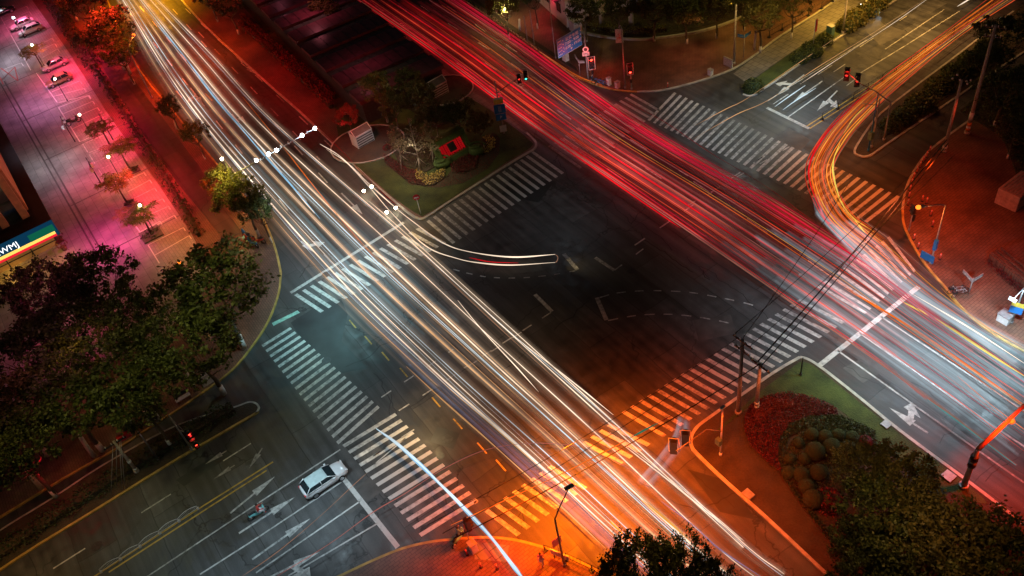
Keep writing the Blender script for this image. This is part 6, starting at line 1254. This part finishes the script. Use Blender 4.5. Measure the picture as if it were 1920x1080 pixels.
for P, rad, m, lb in (
    (PW([(1575, 268), (1563, 300), (1563, 330), (1572, 365), (1583, 390)], .9), .08, 't_yellow', 'short bright yellow arc inside the orange bend'), (PW([(1598, 405), (1610, 422), (1622, 436)], .9), .06, 't_yellow', 'small yellow dash following the yellow arc'), (PW([(1582, 250), (1600, 222), (1622, 200)], .9), .06, 't_yellow', 'yellow streak entering the orange bend from the island side'),
    (PW([(1692, 566), (1740, 590), (1782, 615), (1850, 660), (1925, 708)], .8), .085, 't_yellow', 'bright yellow trail past the pale stop line on the right'), (PW([(1712, 552), (1760, 580), (1830, 622), (1925, 684)], .8), .06, 't_white', 'white trail next to the bright yellow one on the right'),
    (PW([(1765, 540), (1800, 575), (1850, 612), (1925, 655)], .3), .06, 't_amber', 'amber line hugging the right corner kerb'), (PW([(1582, 540), (1660, 585), (1735, 632), (1830, 697), (1925, 762)], .9), .055, 't_orange', 'long orange trail from the crossing to the right edge'), (PW([(1587, 540), (1665, 586), (1740, 633), (1835, 699), (1925, 765)], 1.0), .035, 't_orange', 'thin twin of the long orange trail at the right edge'),
    (PW([(1795, 705), (1850, 752), (1900, 790), (1930, 812)], .9), .03, 't_orange', 'faint orange trail slanting to the lit mast arm'), (PW([(1450, 546), (1560, 618), (1640, 672), (1720, 735), (1738, 750)], .8), .04, 't_salmon', 'salmon trail along the outermost right lane'), (PW([(1738, 748), (1800, 792), (1860, 838), (1905, 872)], .8), .09, 't_teal', 'teal trail in the lower right lanes passing under the mast arm'),
    (PW([(1453, 200), (1475, 184), (1510, 160)], .8), .06, 't_cool', 'left one of two short bluish streaks before the upper right stop line'), (PW([(1468, 206), (1490, 190), (1530, 165)], .8), .06, 't_cool', 'right one of two short bluish streaks before the upper right stop line'), (PW([(1300, 260), (1380, 215), (1440, 188), (1530, 128), (1640, 60), (1740, -5)], .8), .02, 't_warm', 'thin yellow trail crossing the right hand zebra, lower of two'), (PW([(1302, 236), (1360, 205), (1400, 185), (1480, 130), (1590, 55)], .8), .02, 't_warm', 'thin yellow trail crossing the right hand zebra, upper of two'),
    (PW([(1500, 158), (1545, 128), (1600, 92), (1680, 40), (1750, -10)], .8), .02, 't_white', 'thin white trail on the yellow lit street'), (PW([(1795, 12), (1815, 0), (1840, -16)], .8), .07, 't_white', 'short thick white streak at the top of the yellow lit street'), (PW([(870, 0), (960, 62), (1035, 112), (1085, 143), (1130, 160)], .5), .04, 't_orange', 'orange streak along the yellow kerb of the north corner'), (PW([(1160, 185), (1240, 225), (1330, 285), (1440, 352), (1530, 420)], .8), .025, 't_dimred', 'dim red trail farthest from the park on the junction')):
    trail(P, rad, m, lb, 'single coloured trails')
# additive emissive tubes imitating soft haze along the trails: one object per stream
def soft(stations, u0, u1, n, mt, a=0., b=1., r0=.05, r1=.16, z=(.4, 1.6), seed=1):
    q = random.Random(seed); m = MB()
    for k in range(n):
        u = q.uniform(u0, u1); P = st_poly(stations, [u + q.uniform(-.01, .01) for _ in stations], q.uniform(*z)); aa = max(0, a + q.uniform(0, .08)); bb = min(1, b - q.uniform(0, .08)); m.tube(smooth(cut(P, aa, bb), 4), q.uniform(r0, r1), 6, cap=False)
    tag(m.build('emissive_haze_streaks', mt), kind='stuff')
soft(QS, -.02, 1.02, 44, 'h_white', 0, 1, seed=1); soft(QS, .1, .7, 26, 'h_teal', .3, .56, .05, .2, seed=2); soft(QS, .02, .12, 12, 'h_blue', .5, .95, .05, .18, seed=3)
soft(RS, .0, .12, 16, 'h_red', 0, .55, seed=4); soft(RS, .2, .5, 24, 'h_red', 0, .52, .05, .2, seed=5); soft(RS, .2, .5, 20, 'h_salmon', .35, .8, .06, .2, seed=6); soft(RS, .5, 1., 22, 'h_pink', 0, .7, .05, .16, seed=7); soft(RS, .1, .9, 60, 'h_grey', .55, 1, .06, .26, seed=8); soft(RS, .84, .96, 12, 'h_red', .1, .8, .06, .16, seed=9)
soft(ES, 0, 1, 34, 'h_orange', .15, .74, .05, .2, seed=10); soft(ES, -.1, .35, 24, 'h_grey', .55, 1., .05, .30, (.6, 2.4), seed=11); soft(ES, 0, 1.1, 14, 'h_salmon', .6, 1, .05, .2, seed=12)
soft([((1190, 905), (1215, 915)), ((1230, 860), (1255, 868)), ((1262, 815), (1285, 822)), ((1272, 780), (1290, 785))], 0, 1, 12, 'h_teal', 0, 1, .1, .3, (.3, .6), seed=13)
tag(HW.build('emissive_haze_streaks', 'halo_warm'), kind='stuff'); tag(HR.build('emissive_haze_streaks', 'halo_red'), kind='stuff')
# emissive haze put in for bluish white coaches blurred past the right corner
CS = [((1556, 425), (1590, 408)), ((1600, 478), (1660, 462)), ((1670, 535), (1722, 520)), ((1760, 592), (1800, 575)), ((1935, 700), (1960, 668))]
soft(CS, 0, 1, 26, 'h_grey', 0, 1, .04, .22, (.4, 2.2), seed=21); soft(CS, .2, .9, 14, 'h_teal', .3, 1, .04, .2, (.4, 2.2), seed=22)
# ================================================================== LIGHT OF THE LAMPS AND ADDED FILLS
GAIN = .6
def pool(px, py, h, col, w, r=.4):  # fixtureless spots: lamps out of view, and fills added to brighten things
    q = W(px, py, 0); d = bpy.data.lights.new('lamp_or_fill_light', 'SPOT'); d.spot_size = math.radians(140 if h < 11 else 110); d.spot_blend = 1.; d.energy = w * GAIN; d.shadow_soft_size = r
    m_ = max(col); d.color = [(c / m_) ** 1.35 for c in col]
    o = bpy.data.objects.new('lamp_or_fill_light', d); C.objects.link(o); o.location = (q.x, q.y, h); return o
MAG = (1, .10, .32); RED = (1, .03, .03); ORG = (1, .22, .02); YEL = (1, .62, .13); COOL = (.72, .9, 1); WARM = (1, .72, .42); TEAL = (.45, .8, .85)
for a in (  # court
    (50, 50, 7, (1, .22, .42), 6500), (105, 130, 6, (1, .3, .4), 2200), (150, 130, 7, (1, .06, .22), 8500), (215, 235, 7, (1, .04, .15), 10500), (290, 360, 7, (1, .06, .12), 11000), (340, 440, 6, (1, .16, .1), 1500), (90, 190, 8, (.8, .4, .75), 4200), (110, 310, 8, (.6, .62, .68), 2600), (190, 330, 7, (1, .08, .3), 4200), (240, 300, 6, (1, .08, .15), 3000), (215, 455, 7, (.95, .12, .42), 6500), (20, 120, 7, (.7, .6, .7), 3200), (110, 500, 4, (1, .6, .15), 700),
    # avenue
    (290, 0, 9, (1, .50, .03), 42000), (370, 110, 9, (1, .14, .01), 12000), (210, 60, 15, (1, .04, .02), 16000), (130, 0, 14, (1, .04, .02), 7000), (310, 165, 8, (1, .12, .02), 4500), (400, 190, 9, (1, .10, .02), 5200), (500, 150, 8, RED, 2600), (560, 210, 7, RED, 1800), (330, 300, 7, (1, .02, .05), 1300), (420, 420, 7, RED, 1100), (370, 50, 8, (1, .1, .02), 3000),
    # junction, left side
    (560, 470, 9, COOL, 3000), (640, 560, 9, TEAL, 5500), (560, 640, 8, TEAL, 2600), (700, 480, 8, COOL, 4000), (775, 445, 4, YEL, 1000), (800, 590, 8, (.8, .85, 1), 1000), (790, 800, 5, (1, .75, .4), 2600), (700, 740, 9, COOL, 1800), (900, 810, 8, (1, .35, .1), 2400), (960, 640, 8, WARM, 700),
    # cross street lower left
    (590, 955, 8, COOL, 3400), (420, 1070, 8, COOL, 2100), (720, 950, 9, (.85, .95, 1), 2000), (250, 1000, 9, (.75, .9, .8), 800), (60, 1080, 8, (1, .6, .25), 1200), (130, 930, 6, (1, .03, .08), 550), (440, 720, 8, (1, .5, .5), 250),
    # orange bottom
    (1075, 925, 9, (1, .27, .01), 40000), (980, 1010, 8, (1, .14, .01), 14000), (1190, 960, 9, (1, .22, .01), 22000), (1310, 960, 9, (1, .15, .01), 9000), (1440, 1010, 8, (1, .12, .01), 4200), (1250, 790, 8, (1, .15, .03), 4500), (1130, 850, 9, (1, .2, .02), 9000), (1370, 870, 7, (1, .16, .02), 1300), (920, 1080, 7, (1, .05, .02), 2000), (1330, 700, 8, (1, .2, .12), 800),
    # right
    (1728, 400, 7.2, (1, .13, .02), 3200), (1600, 340, 8, (1, .26, .04), 3800), (1540, 270, 7, (1, .5, .2), 2000), (1660, 470, 8, (1, .25, .1), 4200), (1610, 570, 9, (1, .5, .4), 3600), (1480, 590, 9, (.75, .9, 1), 2600), (1730, 620, 9, (.8, .9, 1), 6500), (1870, 670, 9, COOL, 13000), (1640, 700, 9, COOL, 4200), (1760, 790, 9, COOL, 2200), (1830, 520, 8, (1, .12, .04), 2600), (1870, 900, 8, (1, .09, .01), 10000), (1850, 420, 9, (1, .1, .02), 600), (1790, 300, 8, (1, .12, .04), 700),
    # upper right
    (1560, 30, 8, YEL, 9000), (1470, 70, 7, YEL, 2600), (1640, 80, 9, (1, .62, .22), 9500), (1740, 40, 9, (1, .6, .22), 9500), (1500, 190, 8, COOL, 5000), (1400, 250, 9, COOL, 3200), (1310, 200, 8, (.9, .9, .9), 1200), (1700, 190, 8, (1, .4, .15), 1300), (1850, 60, 8, (1, .5, .25), 1500), (1400, 60, 6, YEL, 900),
    # right carriageway top, north corner
    (760, 40, 7, (1, .15, .12), 1300), (870, 110, 7, (1, .15, .12), 1300), (990, 170, 7, (1, .15, .14), 1300), (1090, 220, 7, (1, .3, .3), 1300), (1200, 300, 8, (1, .4, .4), 1500), (1350, 390, 8, (1, .3, .3), 2400), (930, 60, 5, YEL, 800), (1040, 40, 5, (1, .05, .15), 2600), (1130, 130, 3, (1, .03, .02), 300), (1300, 110, 7, (1, .35, .2), 900), (1065, 200, 8, (.8, .85, 1), 800), (1130, 60, 10, (1, .8, .3), 900), (1270, 60, 9, (1, .8, .3), 700), (1370, 70, 6, (1, .7, .2), 1400), (1050, 400, 9, (.8, .85, .9), 900),
    # gardens: unseen fills added for the trees, shafts and hall roof
    (640, 320, 6, (.8, 1, .3), 260), (830, 340, 7, (1, .8, .5), 900), (765, 345, 7, (1, .8, .6), 1300), (760, 240, 15, (1, .75, .45), 2200), (655, 275, 4, (1, .1, .2), 350), (715, 290, 5, (.9, .95, 1), 700), (600, 70, 9, (1, .3, .36), 1700), (690, 170, 9, (1, .3, .36), 700), (530, 20, 9, (1, .3, .4), 700), (785, 330, 5, (1, .85, .7), 700), (1560, 740, 7, (.9, 1, .5), 1500), (1440, 800, 7, (1, .3, .12), 1500), (1230, 1075, 14, (1, .4, .1), 500),
    # grove
    (140, 640, 9, (1, .05, .3), 2500), (460, 400, 8, (1, .8, .25), 1600), (945, 40, 5.5, (1, .85, .5), 1200)): pool(*a)
ft = W(58, 480, KH); pool(30, 520, 3, (1, .6, .12), 800)
ps = W(1050, 60, 0)
# beams of the five gantry lights thrown down the avenue
for px, py in ((480, 300), (503, 288), (518, 281), (566, 253), (590, 240)): light(px, py, 6.75, TEAL, 2600, .2, aim=(px + 190, py + 280), cone=75, blend=1.)
# headlights of the paused car on the curved trails, thrown ahead over the asphalt
for px, py in ((1041, 478), (1041, 492)): light(px, py, .75, (1, .72, .35), 260, .08, aim=(1200, 500), cone=64, blend=1.)
for px, py in ((735, 398), (750, 392)): light(px, py, .75, (1, .8, .5), 200, .08, aim=(830, 480), cone=60, blend=1.)
for px, py in ((645, 862), (652, 874)): light(px, py, .75, (1, .85, .6), 260, .08, aim=(800, 770), cone=60, blend=1.)
for px, py in ((1652, 8), (1660, 14)): light(px, py, .75, COOL, 300, .08, aim=(1560, 90), cone=60, blend=1.)
# the glow each visible lamp sheds on its own pole and neighbours
for px, py, h, c, w in ((250, 68, 8.1, (1, .3, .04), 500), (1727, 389, 7.7, (1, .2, .03), 900), (416, 299, 8.3, (1, .75, .3), 500), (149, 216, 4., (1, .6, .35), 160), (203, 296, 4., (1, .7, .2), 240), (262, 387, 4., (1, .8, .3), 240), (60, 86, 4., (1, .7, .15), 200), (103, 150, 4., (1, .7, .4), 100), (25, 35, 4., (.9, .9, 1), 160), (82, 520, 4., (1, .7, .35), 160), (336, 493, 8.5, (1, .5, .2), 90), (1109, 112, 4.5, (1, .02, .01), 260), (1181, 130, 4., (1, .02, .01), 130), (1588, 141, 6., (1, .02, .01), 120), (945, 14, 6., (1, .85, .4), 700), (147, 668, 8.5, (1, .45, .1), 250), (354, 812, 3.8, (1, .02, .02), 40)):
    d = bpy.data.lights.new('lamp_or_fill_light', 'POINT'); d.energy = w; d.color = c; d.shadow_soft_size = .15; o = bpy.data.objects.new('lamp_or_fill_light', d); C.objects.link(o); o.location = W(px, py, h) - Vector((0, 0, .35))
# fill lights added over the crowns, without lamps, to brighten the leaves
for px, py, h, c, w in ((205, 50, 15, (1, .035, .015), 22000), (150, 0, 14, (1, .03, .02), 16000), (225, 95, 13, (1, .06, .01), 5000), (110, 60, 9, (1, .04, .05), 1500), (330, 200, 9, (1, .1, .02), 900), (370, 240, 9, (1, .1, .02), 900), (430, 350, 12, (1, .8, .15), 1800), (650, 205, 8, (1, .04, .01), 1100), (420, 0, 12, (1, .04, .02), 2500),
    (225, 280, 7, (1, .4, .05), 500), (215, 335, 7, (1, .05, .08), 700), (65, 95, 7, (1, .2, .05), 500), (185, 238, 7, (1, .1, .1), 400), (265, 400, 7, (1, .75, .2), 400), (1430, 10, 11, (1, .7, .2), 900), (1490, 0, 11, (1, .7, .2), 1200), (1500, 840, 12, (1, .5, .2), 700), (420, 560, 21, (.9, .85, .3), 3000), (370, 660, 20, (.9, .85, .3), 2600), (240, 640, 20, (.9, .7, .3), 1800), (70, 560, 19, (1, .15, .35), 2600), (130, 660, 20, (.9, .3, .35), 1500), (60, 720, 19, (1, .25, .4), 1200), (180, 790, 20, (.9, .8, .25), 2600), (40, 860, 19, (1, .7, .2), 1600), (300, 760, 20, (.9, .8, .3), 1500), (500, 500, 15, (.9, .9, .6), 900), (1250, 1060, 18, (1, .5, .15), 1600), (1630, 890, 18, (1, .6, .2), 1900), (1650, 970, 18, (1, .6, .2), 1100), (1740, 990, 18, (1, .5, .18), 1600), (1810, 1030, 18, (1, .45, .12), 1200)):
    d = bpy.data.lights.new('lamp_or_fill_light', 'SPOT' if h > 11 else 'POINT'); d.energy = w * (.42 if h > 17 else 1.1);
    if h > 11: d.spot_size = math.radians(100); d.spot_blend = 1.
    d.color = c; d.shadow_soft_size = .3; o = bpy.data.objects.new('lamp_or_fill_light', d); C.objects.link(o); o.location = W(px, py, h)
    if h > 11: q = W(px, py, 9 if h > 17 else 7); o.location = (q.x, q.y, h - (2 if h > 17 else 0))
q = W(1075, 100, 5.5); light(1075, 215, 5, (.8, .9, 1), 3500, .3, aim=(1068, 115), cone=50, blend=.8)  # unseen spot added in front to brighten the blue board
